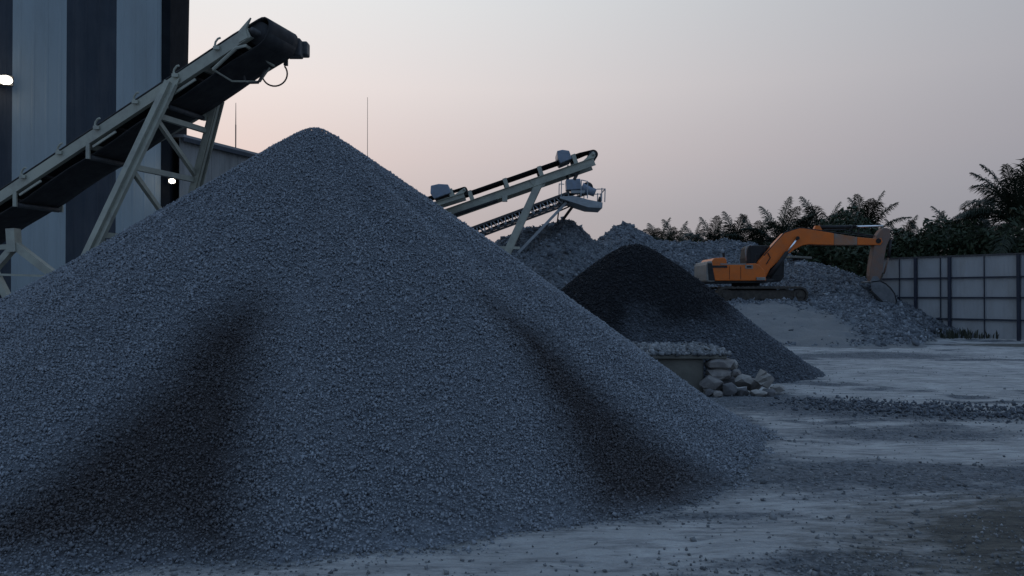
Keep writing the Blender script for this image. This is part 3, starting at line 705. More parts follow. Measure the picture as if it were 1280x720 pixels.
MB().beam(P(728, 205, 25.2), P(718, 224, 25.2), .10, .22, up=(0, 1, 0)).beam(P(708, 216, 25.3), P(710, 224, 25.3), .06, .08).box(P(714, 213.5, 25.2), (.34, .4, .22), Matrix.Rotation(.3, 3, 'Y')).build('discharge_chute', M['dark_steel'], ta)
MB().beam(P(566, 269.5, 25.1), P(622, 250.5, 25.1), .045, .5, up=(0, 1, 0)).build('return_belt_tray', M['rubber'], ta)
tcv, Cc, Lc, dc, uc, wc = flat_conv('short conveyor end with a blue-grey hood peeking over the heap slope', 23.6, .7, (579, 233), (440, 277), .09, .14, -.25, (563, 520, 477), (549.5, 238), (.58, .40))
MB().beam(P(556, 262, 23.7), P(557, 438, 23.7), .08, .1, up=(1, 0, 0)).build('leg', M['khaki'], tcv)
for yo in (.1, .6):
    MB().beam(P(470, 282, 23.6) + Vector((0, yo, 0)), P(465, 438, 23.6) + Vector((0, yo, 0)), .08, .1, up=(1, 0, 0)).build('leg', M['khaki'], tcv)
for yo in (0, .9):
    MB().beam(P(430, 312, 25) + Vector((0, yo, 0)), P(415, 434, 25) + Vector((0, yo, 0)), .1, .14, up=(1, 0, 0)).build('leg', M['khaki'], ta)

# lattice truss conveyor with head platform
YT = 29.6; WT = 1.0
tb = thing('conveyor', 'lattice truss conveyor with railed head platform above the rubble heap', 'conveyor', tuple(P(600, 286, YT).xy) + (0,), 'stone plant conveyors')
h0, h1_ = P(712, 240, YT), P(430, 343.5, YT); g0, g1 = P(714, 251, YT), P(432, 354.5, YT); i0, i1 = P(706, 257, YT), P(436, 357.5, YT)
for o_ in (0, WT):
    ov = Vector((0, o_, 0))
    MB().beam(h0 + ov, h1_ + ov, .07, .085).build('top_chord', M['dark_steel'], tb)
    MB().beam(g0 + ov, g1 + ov, .07, .075).build('bottom_chord', M['dark_steel'], tb)
    nb = 32
    for k in range(nb):
        f0, f1 = (k + .2) / nb, (k + 1.0) / nb
        a_, b_ = h0.lerp(h1_, f0) + ov, g0.lerp(g1, f0) + ov
        MB().beam(a_, b_, .035, .04, up=(1, 0, 0)).build('web_post', M['grey_paint'], tb)
        MB().beam(b_, h0.lerp(h1_, f1) + ov, .03, .035, up=(1, 0, 0)).build('web_diagonal', M['grey_paint'], tb)
        if o_ == 0:
            MB().beam(b_, i0.lerp(i1, f0), .03, .03, up=(1, 0, 0)).build('idler_hanger', M['dark_steel'], tb)
MB().beam(i0, i1, .05, .035).build('lower_rail', M['dark_steel'], tb)
hb = Vector((0, .1, .02)); 
def Ct(s_, o_, dz):
    d_ = (h1_ - h0).normalized(); u_ = Vector((0, 1, 0)).cross(d_); u_ = u_ if u_.z > 0 else -u_
    return h0 + d_ * s_ + Vector((0, o_, 0)) + u_ * dz
belt_loop(Ct, (h1_ - h0).length, .1, WT - .1, -.06, -.24, .1, -.55, M['rubber'], tb, .05)
MB().tube(Ct(-.7, .05, -.06), Ct(-.7, WT - .05, -.06), .20, 20).build('head_pulley', M['rubber'], tb, True)
out = [P(700, 245.5, YT - .3), P(718, 244.5, YT - .3), P(734, 249, YT - .3), P(753.5, 253, YT - .3), P(753, 260, YT - .3), P(735.5, 259, YT - .3), P(717, 253, YT - .3), P(700, 247.5, YT - .3)]
MB().prism(out, (0, .06, 0)).prism([p + Vector((0, WT + .5, 0)) for p in out], (0, .06, 0)).add([out[7], out[6], out[5], out[4]] + [p + Vector((0, WT + .5, 0)) for p in (out[7], out[6], out[5], out[4])], [(0, 1, 5, 4), (1, 2, 6, 5), (2, 3, 7, 6)]).build('platform', M['grey_paint'], tb)
MB().box(P(717, 230, YT - .1) + Vector((0, .3, 0)), (.54, .55, .40), Matrix.Rotation(-.05, 3, 'Y')).build('gearbox', M['motor'], tb, bevel=.03)
MB().tube(P(727, 234, YT + .15), P(744, 241, YT + .15), .19, 18, .15).build('drive_motor', M['motor'], tb, True)
MB().box(P(722, 240.5, YT + .1), (.5, .5, .10)).build('motor_base', M['grey_paint'], tb)
MB().tube(P(748, 249, YT), P(752, 250, YT), .11, 14).build('drive_motor', M['dark_steel'], tb, True)
for (xa, y0_, y1_) in ((701.5, 224, 246), (755.5, 237, 253.5), (751.5, 236, 253), (726, 226, 246), (734, 228, 249)):
    for o_ in (-.27, WT + .2):
        MB().beam(P(xa, y0_, YT) + Vector((0, o_, 0)), P(xa - .5, y1_, YT) + Vector((0, o_, 0)), .035, .035, up=(1, 0, 0)).build('railing_post', M['grey_paint'], tb)
for (xa, ya, xb, yb) in ((701, 224, 708, 224.5), (745, 237.5, 756, 237.2), (726, 226, 734, 228)):
    for o_ in (-.27, WT + .2):
        MB().beam(P(xa, ya, YT) + Vector((0, o_, 0)), P(xb, yb, YT) + Vector((0, o_, 0)), .03, .03).build('handrail', M['grey_paint'], tb)
MB().beam(P(755.5, 237.2, YT) + Vector((0, -.27, 0)), P(755.5, 237.2, YT) + Vector((0, WT + .2, 0)), .03, .03).build('handrail', M['grey_paint'], tb)
MB().beam(P(708, 253, YT), P(642, 322, YT), .10, .12, up=(0, 1, 0)).build('leg', M['grey_paint'], tb)
MB().beam(P(642, 322, YT), P(600, 424, YT), .10, .12, up=(0, 1, 0)).build('leg', M['grey_paint'], tb)
for yo in (0, WT):
    MB().beam(P(450, 345, YT) + Vector((0, yo, 0)), P(444, 425, YT) + Vector((0, yo, 0)), .10, .12, up=(0, 1, 0)).build('leg', M['grey_paint'], tb)
MB().beam(P(718, 255, YT + WT), P(696, 285, YT + 1.5), .11, .13, up=(0, 1, 0)).build('leg', M['dark_steel'], tb)
MB().beam(P(700, 250, YT + .5), P(696, 283, YT + 1.3), .05, .05, up=(0, 1, 0)).build('diagonal_brace', M['dark_steel'], tb)
MB().beam(P(696, 265, YT), P(712, 258, YT + WT), .05, .05, up=(0, 1, 0)).build('cross_brace', M['dark_steel'], tb)

# ------------------------------------------------------------------ concrete platform, boulders
cp = thing('concrete_platform', 'low stained concrete loading platform between the two gravel heaps', 'platform', (2.2, 13.2, 0))
MB().box((1.85, 14.3, .285), (2.6, 2.3, .57)).build('wall_block', M['concrete'], cp, bevel=.03)
MB().box((2.03, 14.5, .605), (2.96, 2.86, .066)).build('top_slab', M['concrete'], cp, bevel=.015)
n_ = 6000
xx = RNG.uniform(.8, 3.55, n_); yy = 13.06 + RNG.random(n_) ** 1.3 * 2.4
ss = np.clip(RNG.lognormal(math.log(.044), .4, n_), .02, .12); zz = .64 + ss * .2 + np.abs(RNG.normal(0, .03, n_)) * sstep(13.0, 13.4, yy)
o = stones('stone_spill', np.stack([xx, yy, zz], -1), ss, RNG.beta(1.6, 1.9, n_), M['c_stone'], None, 'cub', seed=21)
tag(o, 'pale broken stones spread over the concrete platform top', 'gravel')

def boulder(label, x, y, w, h, Yd, m, seed, npts=26, depth=None, tilt=None, boxy=False, zmin=None):
    rg = random.Random(seed); c_ = P(x, y, Yd); W_, H_ = w / FPX * Yd, h / FPX * Yd; D_ = depth or (W_ + H_) / 2
    bm = bmesh.new()
    if boxy: pts = [Vector((a_, b_, d_)) * rg.uniform(.82, 1.02) for a_ in (-1, 1) for b_ in (-1, 1) for d_ in (-1, 1)] + [Vector((rg.uniform(-.9, .9), rg.uniform(-.9, .9), rg.uniform(-.9, .9))) for _ in range(6)]
    else:
        pts = []
        while len(pts) < npts:
            v_ = Vector((rg.gauss(0, 1), rg.gauss(0, 1), rg.gauss(0, 1))).normalized(); pw = .85
            v_ = Vector([math.copysign(abs(q) ** pw, q) for q in v_]) * rg.uniform(.92, 1.08); pts.append(v_)
    R = Matrix.Rotation(tilt if tilt is not None else rg.uniform(-.3, .3), 3, 'Y') @ Matrix.Rotation(rg.uniform(-.6, .6), 3, 'Z')
    for v_ in pts: bm.verts.new(v_)
    r_ = bmesh.ops.convex_hull(bm, input=list(bm.verts))
    bmesh.ops.delete(bm, geom=[v_ for v_ in bm.verts if not v_.link_faces], context='VERTS')
    bmesh.ops.bevel(bm, geom=list(bm.edges), offset=.10, segments=2, affect='EDGES', profile=.6, clamp_overlap=True)
    bmesh.ops.triangulate(bm, faces=list(bm.faces)); bmesh.ops.subdivide_edges(bm, edges=[e_ for e_ in bm.edges if e_.calc_length() > .35], cuts=1)
    mx = [sorted(abs((R @ v_.co)[i]) for v_ in bm.verts)[int(len(bm.verts) * .96)] for i in range(3)]
    for v_ in bm.verts:
        if v_.co.length > 1.5: v_.co *= 1.1 / v_.co.length
    for v_ in bm.verts:
        q = R @ v_.co; nz = .035 * (vnoise(np.array(q.x * 3 + seed), np.array(q.z * 3 + q.y * 2), seed) - .5) * 2
        q *= 1 + float(nz)
        v_.co = Vector((q.x / mx[0] * W_ / 2, q.y / mx[1] * D_ / 2, q.z / mx[2] * H_ / 2))
    bmesh.ops.recalc_face_normals(bm, faces=bm.faces)
    me = bpy.data.meshes.new('boulder'); bm.to_mesh(me); bm.free()
    o = link('boulder', me, m); z0 = c_.z
    if zmin is not None: z0 = H_ / 2 + zmin
    o.location = (c_.x, c_.y, z0)
    return tag(o, label, 'boulder', 'boulders at the platform end')
B, BP, BD = M['boulder'], M['boulder_pale'], M['boulder_dark']
boulder('long rounded boulder, topmost under the platform slab edge', 897, 455, 38, 18, 13.15, B, 1)
boulder('flat brownish boulder sandwiched under the topmost rounded one', 896, 468, 33, 16, 13.1, B, 22)
boulder('broad brown boulder at the bottom against the concrete wall', 889, 479, 30, 19, 12.95, B, 3)
boulder('squarish dark boulder at the front of the pile, below the flat brown one', 910, 487, 20, 17, 12.75, BD, 4)
boulder('round pale boulder in the middle of the pile', 929, 477, 23, 18, 12.9, BP, 5)
boulder('tilted cube-shaped boulder at the right of the pile', 955, 474, 22, 23, 12.85, BP, 6, boxy=True, tilt=.55)
boulder('small boulder wedged between flat brown boulder and round pale one', 920, 467, 12, 11, 13.05, B, 7)
boulder('small pale boulder right beside the topmost rounded one', 916, 456, 12, 14, 13.25, BP, 8)
boulder('flat pale slab-like stone at the front foot of the tilted cube', 947, 492, 22, 10, 12.6, BP, 9)
boulder('dark wedge stone lying under the tilted cube boulder', 960, 491, 18, 12, 12.7, BD, 10)
boulder('small dark stone at the front left of the boulder pile', 887, 491, 13, 10, 12.7, BD, 11)
boulder('low dark stone between the squarish dark and flat pale stones', 927, 490, 16, 11, 12.75, BD, 12)
boulder('low pale dusty stone at the far right end of the pile', 971, 486, 17, 10, 12.9, BP, 13)
boulder('small grey stone in front of the broad brown boulder', 897, 493, 12, 9, 12.65, B, 14)
boulder('grey boulder behind the round pale one, under the tilted cube', 941, 481, 20, 17, 13.1, B, 15)
boulder('dark boulder half hidden between the broad brown and squarish dark ones', 905, 478, 26, 22, 13.3, BD, 16)

# ------------------------------------------------------------------ boundary fence
F0 = Vector((18.4, 29.0, 0)); FD = Vector((-3.1, 4.0, 0)).normalized(); FN = Vector((-FD.y, FD.x, 0)); FN = FN if FN.y < 0 else -FN; FH = 3.12
def fp(t_, z, out=0.): return F0 + FD * t_ + FN * out + Vector((0, 0, z))
fence = thing('sheet_fence', 'tall grey corrugated sheet fence with dark blue frame at the right', 'fence', tuple(fp(0, 0)))
cuts = [-4.8, -3.6, -2.4, -1.2, 0, 1.17, 2.39, 2.75, 3.68, 4.35, 5.4]
for a_, b_ in zip(cuts[:-1], cuts[1:]):
    ribbed(fp(a_ + .008, 0), fp(b_ - .008, 0), .02, FH, FN, .15, .006).build('sheet', M['fence'], fence)
for t_ in (-4.8, -2.4, 0, 2.39, 3.68, 5.4):
    MB().beam(fp(t_, -.1, .09), fp(t_, FH - .02, .09), .12, .10, up=tuple(FD)).build('post', M['fence_frame'], fence)
for t_ in (-3.6, -1.2, 1.17, 2.75, 4.35):
    MB().beam(fp(t_, 0, .04), fp(t_, FH - .04, .04), .035, .03, up=tuple(FD)).build('seam_strip', M['fence_frame'], fence)
for z in (.72, 1.54, 2.30):
    MB().beam(fp(-4.9, z, .055), fp(5.4, z, .055), .05, .055).build('rail', M['fence_frame'], fence)
MB().beam(fp(-4.9, FH + .02, .01), fp(5.4, FH + .02, .01), .10, .05).build('top_rail', M['dark_steel'], fence)
# weeds along the fence foot
def weeds(label, c_, n, sp, hgt, m, seed):
    rg = random.Random(seed); b_ = MB()
    for _ in range(n):
        x0, y0_ = c_[0] + rg.gauss(0, sp), c_[1] + rg.gauss(0, sp * .5); a_ = rg.uniform(0, 6.28); h_ = hgt * rg.uniform(.4, 1.1); l_ = rg.uniform(.1, .35) * h_; w_ = .02 + .02 * rg.random()
        p0 = Vector((x0, y0_, c_[2])); p1 = p0 + Vector((math.cos(a_) * l_ * .4, math.sin(a_) * l_ * .4, h_ * .6)); p2 = p0 + Vector((math.cos(a_) * l_ * 1.3, math.sin(a_) * l_ * 1.3, h_)); sd = Vector((-math.sin(a_), math.cos(a_), 0)) * w_
        b_.add([p0 - sd, p0 + sd, p1 + sd, p1 - sd, p2], [(0, 1, 2, 3), (3, 2, 4)])
    o = b_.build('weeds', m); return tag(o, label, 'weeds', kind='stuff')
weeds('scraggly weeds growing along the foot of the sheet fence', (16.7, 29.9, .03), 120, .7, .38, M['weed'], 4)
# concrete slab lying on the rubble behind the excavator
o = MB().box(P(998, 322, 36.5), (1.0, .7, .10), Matrix.Rotation(.05, 3, 'Y')).build('concrete_slab', M['concrete'], bevel=.02); tag(o, 'thin pale slab lying on the rubble behind the excavator boom', 'slab')

# ------------------------------------------------------------------ excavator
EY = 31.0                                               # near side of the machine
ex = thing('excavator', 'orange crawler excavator reaching right over the rubble, bucket lowered', 'excavator', (P(953, 377, EY).x, EY + 1.2, 1.36))
def E(x, y, Yd=EY): return P(x, y, Yd)
def stadium(x0, x1, y0_, y1_, Yd, n=10, tilt=0.):
    a_, b_ = E(x0, y1_, Yd), E(x1, y0_, Yd); r_ = (b_.z - a_.z) / 2; zc = (a_.z + b_.z) / 2; pts = []
    for i in range(n + 1):
        t_ = math.pi / 2 - math.pi * i / n; pts.append((b_.x - r_ + r_ * math.cos(t_), zc + r_ * math.sin(t_)))
    for i in range(n + 1):
        t_ = -math.pi / 2 - math.pi * i / n; pts.append((a_.x + r_ + r_ * math.cos(t_), zc + r_ * math.sin(t_)))
    return pts, r_, zc, a_.x, b_.x
def resample(pts, step):
    out = []; n = len(pts)
    for i in range(n):
        p, q = Vector(pts[i]), Vector(pts[(i+1) % n]); k = max(1, round((q - p).length / step))
        out += [tuple(p.lerp(q, j / k)) for j in range(k)]
    return out
def track(Yn, wdt):
    pts, r_, zc, xa, xb = stadium(897, 1010.5, 358.5, 379, EY)
    rs = resample(pts, .05); cx = (xa + xb) / 2; outl = []
    for i, (x, z) in enumerate(rs):
        nx = x - min(max(x, xa + r_), xb - r_); nz = z - zc; L_ = math.hypot(nx, nz) or 1; e = .028 if i % 4 < 1 else 0.
        outl.append((x + nx / L_ * e, z + nz / L_ * e, x - nx / L_ * .07, z - nz / L_ * .07))
    k = len(outl); b_ = MB()
    vs = [(o_[0], Yn, o_[1]) for o_ in outl] + [(o_[0], Yn + wdt, o_[1]) for o_ in outl] + [(o_[2], Yn, o_[3]) for o_ in outl] + [(o_[2], Yn + wdt, o_[3]) for o_ in outl]
    fs = []
    for i in range(k):
        j = (i + 1) % k; fs += [(i, j, k + j, k + i), (2*k + i, 2*k + j, 3*k + j, 3*k + i), (i, j, 2*k + j, 2*k + i), (k + i, k + j, 3*k + j, 3*k + i)]
    tr = b_.add(vs, fs).build('track', M['track'], ex)
    MB().box(((xa + xb) / 2, Yn + wdt / 2 - .02, zc), (xb - xa - 2 * r_ - .1, wdt * .55, r_ * 1.15)).build('track_frame', M['track'], tr, bevel=.03)
    for cxx, nm in ((xa + r_, 'sprocket'), (xb - r_, 'idler_wheel')):
        MB().tube((cxx, Yn + .06, zc), (cxx, Yn + wdt - .06, zc), r_ * .76, 20).tube((cxx, Yn + .03, zc), (cxx, Yn + .07, zc), r_ * .4, 14).build(nm, M['track'], tr, bevel=.015)
    for i in range(6):
        cxx = xa + r_ + (xb - xa - 2 * r_) * (i + .7) / 6.6
        MB().tube((cxx, Yn + .05, zc - r_ * .62), (cxx, Yn + wdt - .05, zc - r_ * .62), r_ * .26, 12).build('roller', M['track'], tr)
track(EY, .5); track(EY + 1.9, .5)
cxx = ex.location.x
MB().box((cxx - .1, EY + 1.2, 1.36 + .42), (1.6, 1.5, .35)).tube((cxx - .3, EY + 1.2, 1.9), (cxx - .3, EY + 1.2, 2.17), .55, 24).build('undercarriage', M['black'], ex)
YS, YW = EY + .12, 2.2                                  # upper structure near face and width
def ex_prism(pix, Yd, w_, nm, m, par, bev=.03, seg=2): return MB().prism([E(x, y, Yd) for x, y in pix], (0, w_, 0)).build(nm, m, par, bevel=bev, seg=seg)
ex_prism([(888, 353.8), (956, 353.8), (968, 351.5), (968, 349), (888, 349)], YS + .06, YW - .1, 'deck_frame', M['black'], ex, .015)
ex_prism([(893.5, 349.5), (891, 338), (890, 331.2), (945, 329.2), (949, 331), (956, 338), (957.5, 345), (958, 351), (894, 351)], YS, .85, 'engine_cover', M['orange'], ex, .03)
ex_prism([(892, 350), (890.5, 330.5), (935, 330), (935, 350)], YS + .86, YW - .9, 'engine_cover', M['orange'], ex, .03)
ex_prism([(883.5, 351), (882.8, 343), (883, 331), (885, 326.4), (890.4, 326), (894.2, 352), (886, 353)], YS - .02, YW - .1, 'counterweight', M['weight'], ex, .06, 4)
ex_prism([(884.5, 329), (890.0, 329), (893.8, 350.5), (886, 350.5)], YS - .035, .02, 'rear_panel', M['black'], ex, .004)
hood = ex_prism([(889.5, 332), (889.5, 326.5), (893, 322.5), (906, 321.8), (908.5, 325), (908.8, 331.5)], YS + .02, YW - .3, 'engine_hood', M['orange'], ex, .03)
MB().box(E(899, 333.2, YS - .004), (.62, .03, .09)).build('vent_louvre', M['black'], ex)
for px_ in (912, 926):
    MB().box(E(px_, 341, YS - .003), (.012, .02, .52)).build('door_seam', M['black'], ex)
MB().box(E(916, 330.2, YS + .08), (1.0, .16, .05)).build('side_step', M['weight'], ex)
MB().box(E(936.5, 333.4, YS - .006), (.30, .015, .15)).build('badge', M['weight'], ex)
MB().box(E(936.5, 333.4, YS - .014), (.18, .012, .07)).build('badge_mark', M['black'], ex)
MB().box(E(951, 348.5, YS - .02), (.34, .1, .12)).build('front_step', M['weight'], ex, bevel=.01)
MB().tube(E(905, 321.5, YS + 1.5), E(904.5, 316, YS + 1.5), .05, 10).build('exhaust_pipe', M['black'], ex)
# cab on the far side
YC = EY + 1.25
cab = ex_prism([(934, 352), (933, 322), (935, 309), (938, 306.5), (958, 306.5), (968, 309), (981, 327), (980.5, 346), (976, 352)], YC, .95, 'cab', M['black'], ex, .04)
ex_prism([(938, 330), (938, 310.5), (940, 309.5), (955, 309.5), (955, 330)], YC - .012, .01, 'side_window', M['glass'], cab, 0)
ex_prism([(958, 345), (958, 309.8), (966.5, 311.5), (978, 328), (977.5, 344)], YC - .012, .01, 'side_window', M['glass'], cab, 0)
MB().path([E(932.8, 326, EY + .9), E(932.0, 314, EY + .9), E(933.5, 308.5, EY + .9), E(938, 306, EY + .9), E(940, 307.5, EY + .9)], .028, 6).build('handrail', M['flash_grey'], ex, True)
for a_, b_ in (((945, 329), (945, 318)), ((945, 318), (950, 318))):
    MB().tube(E(*a_, EY + .3), E(*b_, EY + .3), .018, 6).build('handrail', M['black'], ex)
# boom
YB0, BWD = EY + .95, .42
btop = [(946.5, 338), (949, 327), (957, 318), (968, 304.5), (980.5, 291.5), (990, 288), (1000, 285.2), (1006, 285.2), (1026, 288.5), (1043, 291.5)]
bbot = [(1043, 306.4), (1022, 305.8), (1012, 305.2), (1003, 306.8), (994, 311.5), (983, 320), (970, 329.5), (963, 336), (958, 346), (951, 349)]
boom = ex_prism(btop + bbot, YB0, BWD, 'boom', M['orange'], ex, .025)
ex_prism([(1043, 291.6), (1072, 296.2), (1072, 306.2), (1043, 306.3)], YB0 + .003, BWD - .006, 'boom_patch', M['boom_dust'], boom, .02)
ex_prism([(1072, 296.3), (1096, 298.4), (1102, 297.5), (1104, 302), (1101, 306.4), (1072, 306.1)], YB0, BWD, 'boom_tip', M['orange'], boom, .02)
MB().path([E(955, 319.5, YB0 + .02), E(981, 290.5, YB0 + .02), E(1000, 284.4, YB0 + .02), E(1040, 290, YB0 + .02), E(1092, 296.5, YB0 + .02)], .022, 6).build('hydraulic_hose', M['black'], boom)
MB().path([E(958, 330, YB0 - .02), E(963, 322, YB0 - .02), E(960, 316, YB0 - .02)], .018, 6).build('hydraulic_hose', M['black'], boom)
for yo in (-.10, BWD + .10):
    a_, mid_, b_ = E(962, 346, YB0 + yo), E(984, 315.5, YB0 + yo), E(997, 298, YB0 + yo)
    cy_ = MB().tube(a_, mid_, .085, 14).build('boom_cylinder', M['black'], ex, True)
    MB().tube(mid_, b_, .042, 12).build('piston_rod', M['chrome'], cy_, True)
MB().tube(E(997.5, 297.5, YB0 - .17), E(997.5, 297.5, YB0 + BWD + .17), .075, 14).build('cylinder_pin', M['black'], ex)
ym = YB0 + BWD / 2
cy_ = MB().tube(E(1022, 284.2, ym), E(1070, 283.4, ym), .075, 14).build('arm_cylinder', M['black'], ex, True)
MB().tube(E(1068, 283.4, ym), E(1104, 282.2, ym), .040, 12).build('piston_rod', M['chrome'], cy_, True)
MB().prism([E(1017, 288, ym - .08), E(1020, 282, ym - .08), E(1025, 282, ym - .08), E(1029, 289, ym - .08)], (0, .16, 0)).build('cylinder_bracket', M['orange'], boom)
MB().path([E(1062, 289, ym - .1), E(1067, 281.5, ym - .12), E(1074, 284, ym - .12), E(1073, 293, ym - .1)], .03, 6).build('hydraulic_hose', M['black'], boom)
MB().path([E(1030, 287.5, ym - .12), E(1055, 287, ym - .12), E(1072, 292, ym - .12), E(1094, 295, ym - .12)], .025, 6).build('hydraulic_hose', M['black'], boom)
# arm with bucket
arm = ex_prism([(1094.5, 303), (1096.5, 294), (1101, 288), (1105, 284.6), (1110, 284.6), (1113.5, 288), (1113.6, 297), (1108.5, 308), (1106, 322), (1104, 338), (1100.5, 352.5), (1096, 354.5), (1089.5, 353.5), (1087.5, 345), (1088.5, 334), (1091.5, 316)], YB0 + .03, BWD - .06, 'arm', M['orange_dusty'], ex, .03)
MB().tube(E(1098.5, 301, YB0 - .05), E(1098.5, 301, YB0 + BWD + .05), .10, 16).build('arm_pin', M['black'], arm)
cy_ = MB().tube(E(1113, 300, ym - .06), E(1111, 322, ym - .06), .06, 12).build('bucket_cylinder', M['black'], arm, True)
MB().tube(E(1111, 321, ym - .06), E(1105, 342, ym - .06), .035, 10).build('piston_rod', M['orange_dusty'], cy_, True)
for yo in (.02, BWD - .06):
    MB().beam(E(1104.5, 341, YB0 + yo), E(1097.5, 356, YB0 + yo), .04, .09, up=(0, 1, 0)).build('link', M['track'], arm)
bk = [(1089, 352), (1100, 350.5), (1108, 354.5), (1114, 360), (1119, 367), (1121, 376), (1119.5, 384), (1116, 388.5)]
bkb = [(1112.5, 389), (1118, 384), (1120.5, 378), (1117.5, 371.5), (1110, 364.5), (1102, 359.5), (1091, 357)]
YK, KW = YB0 - .26, .95
bucket = MB()
o1 = [E(x, y, YK) for x, y in bk]; o2 = [p + Vector((0, KW, 0)) for p in o1]
kk = len(o1); bucket.add(o1 + o2, [(i, i + 1, kk + i + 1, kk + i) for i in range(kk - 1)])
bo = bucket.build('bucket', M['bucket'], ex, True); s_ = bo.modifiers.new('thick', 'SOLIDIFY'); s_.thickness = .04
side = [(1088.5, 352), (1100, 350.3), (1108, 354.3), (1114, 359.8), (1119, 367), (1121, 376), (1119.5, 384), (1116, 389), (1111, 386.5), (1100, 376), (1090, 365)]
for yo in (0, KW - .03):
    ex_prism(side, YK + yo, .03, 'side_plate', M['bucket'], bo, 0)
MB().beam(E(1088.5, 364, YK - .03), E(1112.5, 388, YK - .03), .08, .08).build('shaded_side_cutter', M['black'], bo)  # cutting edge; its black also paints the shade along the bucket opening
for i in range(4):
    y_ = YK + .08 + i * (KW - .16) / 3; a_ = E(1116, 388.5, YK); b_ = E(1110, 394, YK)
    MB().beam((a_.x, y_, a_.z), (b_.x, y_, b_.z), .10, .07).build('tooth', M['black'], bo)
for yo in (.28, KW - .33):
    ex_prism([(1088, 353), (1091, 345.5), (1096, 345), (1103, 352)], YK + yo, .04, 'ear', M['bucket'], bo, 0)

# ------------------------------------------------------------------ palms and shrubs beyond the yard
def frond_mesh(name, L, e0, droop, seed, nl=62):
    rg = random.Random(seed); b_ = MB(); pts = []; p = Vector((0, 0, 0)); ang = e0; n = 12; twist = rg.uniform(-.25, .25)
    for i in range(n + 1):
        pts.append(p.copy()); ang -= droop / n * (.5 + 1.2 * i / n); p = p + Vector((math.cos(ang), math.sin(twist * i / n) * .12, math.sin(ang))) * (L / n)
    b_.path(pts, [.012 * (1 - .8 * i / n) + .003 for i in range(n + 1)], 4)
    for k in range(nl):
        f = .12 + .88 * k / nl; i = min(int(f * n), n - 1); q = pts[i].lerp(pts[i+1], f * n - i); d = (pts[i+1] - pts[i]).normalized()
        upv = Vector((0, 1, 0)).cross(d).normalized(); upv = upv if upv.z > 0 else -upv
        ll = L * .27 * (math.sin(math.pi * (f * .86 + .12)) ** .7) * rg.uniform(.8, 1.12)
        for sd in (-1, 1):
            out = (Vector((0, sd, 0)) * .80 + d * rg.uniform(.6, .95) + upv * rg.uniform(-.1, .25)).normalized()
            mid_ = q + out * ll * .55; tip = mid_ + (out * .6 + Vector((0, 0, -1)) * rg.uniform(.3, .8)).normalized() * ll * .5
            w_ = d * .0075
            b_.add([q - w_ * .6, q + w_ * .6, mid_ + w_, mid_ - w_, tip], [(0, 1, 2, 3), (3, 2, 4)])
    me = bpy.data.meshes.new(name); me.from_pydata(b_.v, [], b_.f); return me
FR = [frond_mesh('frond', 1., e, dr, i) for i, (e, dr) in enumerate([(1.48, .35), (1.32, .75), (1.15, 1.15), (.95, 1.5), (.75, 1.6), (.45, 1.6), (.1, 1.4), (1.40, .55), (1.1, .9), (.65, 1.2)])]
for f_ in FR: f_.materials.append(M['frond'])
def palm(label, x, ytop, Yd, Lf, nf, seed, group, lean=0.):
    Lf *= 1.38; rg = random.Random(seed); top = P(x, ytop, Yd); cz = top.z - Lf * .86; nf += 3; base = Vector((top.x - lean, Yd, -.1))
    t_ = thing('palm_tree', label, 'palm tree', (base.x, Yd, 0), group)
    pts = [base.lerp(Vector((top.x, Yd, cz)), f) + Vector((lean * .35 * math.sin(f * math.pi), 0, 0)) for f in [i / 8 for i in range(9)]]
    MB().path(pts, [.20 - .09 * i / 8 for i in range(9)], 8).build('trunk', M['trunk'], t_, True)
    cr = Vector((top.x, Yd, cz)) - Vector(t_.location)
    order = [0, 7, 1, 8, 2, 8, 3, 2, 4, 9, 5, 3, 6, 5, 8, 4, 6, 9, 1, 3]
    for i in range(nf):
        o = bpy.data.objects.new('frond', FR[order[i % 20]]); COL.objects.link(o); o.parent = t_; o.location = cr + Vector((0, 0, rg.uniform(-.1, .1)))
        o.rotation_euler = (rg.uniform(-.12, .12), rg.uniform(-.12, .12), i * 2.399 + rg.uniform(-.35, .35)); s_ = Lf * rg.uniform(.82, 1.1); o.scale = (s_, s_, s_)
GP = 'palm trees beyond the yard'
for i, (lab, x, yt, Yd, Lf, nf) in enumerate([
    ('leftmost low palm tuft, just right of the rubble hump', 822, 276, 62, 2.3, 14),
    ('second palm tuft from the rubble hump, one spear leaf upright', 845, 277, 60, 2.2, 15),
    ('third palm tuft from the rubble hump above the grey plateau', 868, 281, 64, 2.0, 14),
    ('fourth palm tuft from the rubble hump, left of the round-headed palm', 890, 275, 61, 2.2, 14),
    ('round-headed dark palm above the excavator engine cover', 917, 271, 60, 2.5, 17),
    ('drooping palm directly behind the excavator cab', 946, 272, 58, 2.5, 16),
    ('palm with pointed leaves just left of the boom knee', 976, 258, 57, 2.7, 16),
    ('narrow dark palm right above the boom knee', 1000, 262, 60, 2.5, 15),
    ('tall feathery palm above the middle of the boom', 1028, 250, 58, 2.9, 17),
    ('small palm filling the gap between the two tall feathery palms', 1052, 266, 61, 2.4, 14),
    ('tall spreading palm above the outer end of the boom', 1082, 243, 57, 3.0, 18),
    ('low palm right of the excavator arm top', 1128, 270, 58, 2.6, 15),
    ('low palm above the left end of the sheet fence', 1160, 274, 56, 2.6, 15),
    ('bushy palm above the middle of the sheet fence', 1199, 252, 55, 2.9, 17),
    ('palm with a single upright spear left of the tallest palm', 1226, 254, 57, 2.8, 16),
    ('tallest palm, cut by the right edge of the photo', 1274, 203, 50, 3.4, 20),
    ('low palm crowded under the tallest palm at the right edge', 1250, 262, 54, 2.8, 16)]):
    palm(lab, x, yt, Yd, Lf, nf, 100 + i, GP, random.uniform(-.8, .8))
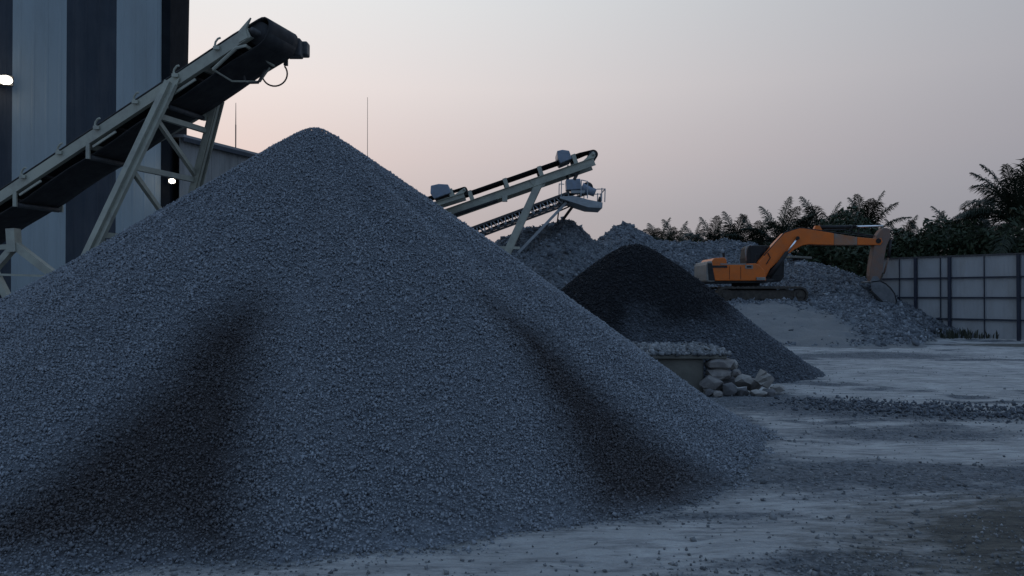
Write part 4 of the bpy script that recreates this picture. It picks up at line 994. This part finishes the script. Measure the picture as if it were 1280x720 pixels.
def shrub(label, x, ytop, Yd, rx, rz, n, seed):
    rg = np.random.default_rng(seed); c_ = P(x, ytop, Yd); cz = c_.z - rz
    t_ = thing('shrub', label, 'shrub', (c_.x, Yd, 0), 'dark shrubs beyond the yard')
    lob = rg.normal(size=(9, 3)) * np.array([rx * .45, rx * .35, rz * .42]); li = rg.integers(0, 9, n)
    d = rg.normal(size=(n, 3)); d /= np.linalg.norm(d, axis=1)[:, None]; rad = rg.random(n) ** .45
    p = lob[li] + d * rad[:, None] * np.array([rx * .55, rx * .5, rz * .52]); p[:, 2] += cz
    keep = p[:, 2] > .05; p = p[keep]; n = len(p)
    u = rg.normal(size=(n, 3)); u /= np.linalg.norm(u, axis=1)[:, None]; w_ = np.cross(u, rg.normal(size=(n, 3))); w_ /= np.linalg.norm(w_, axis=1)[:, None]
    s_ = rg.uniform(.10, .26, n)[:, None]
    v_ = np.stack([p - u * s_, p + w_ * s_ * .38, p + u * s_, p - w_ * s_ * .38], 1).reshape(-1, 3)
    link('crown', np_mesh('crown', v_, np.arange(4 * n).reshape(-1, 4)), M['leaf'], t_)
    b_ = MB()
    for k in range(4):
        q = Vector(lob[k]) + Vector((0, 0, cz)) + Vector(t_.location); r0 = Vector((t_.location.x + .1 * k - .15, Yd, -.05)); b_.path([r0, r0.lerp(q, .5) + Vector((0, 0, .2)), q], [.09, .06, .03], 6)
    b_.build('trunk', M['trunk'], t_)
for i, (lab, x, yt, Yd, rx, rz) in enumerate([
    ('dark shrub behind the excavator cab and boom foot', 962, 292, 55, 2.0, 2.6),
    ('dark shrub under the boom knee', 1000, 284, 55, 2.2, 3.0),
    ('dark shrub behind the middle of the boom', 1040, 284, 54, 2.4, 3.0),
    ('dark shrub behind the outer boom, left of the arm', 1078, 288, 53, 2.2, 2.8),
    ('dark rounded shrub just right of the excavator arm', 1120, 280, 52, 2.4, 3.2),
    ('dark shrub above the left posts of the sheet fence', 1158, 290, 51, 2.2, 2.8),
    ('broad dark shrub above the middle fence post', 1198, 280, 50, 2.5, 3.2),
    ('dense dark shrub left of the tallest palm', 1236, 278, 49, 2.4, 3.2),
    ('dense dark shrub at the right edge under the tallest palm', 1278, 270, 48, 2.6, 3.5),
    ('low dark shrub showing behind the grey plateau left of the excavator', 925, 300, 57, 1.8, 2.2),
    ('low dark shrub behind the plateau next to the second palm tuft', 860, 302, 60, 2.2, 2.0)]):
    shrub(lab, x, yt, Yd, rx, rz, 5200, 300 + i)
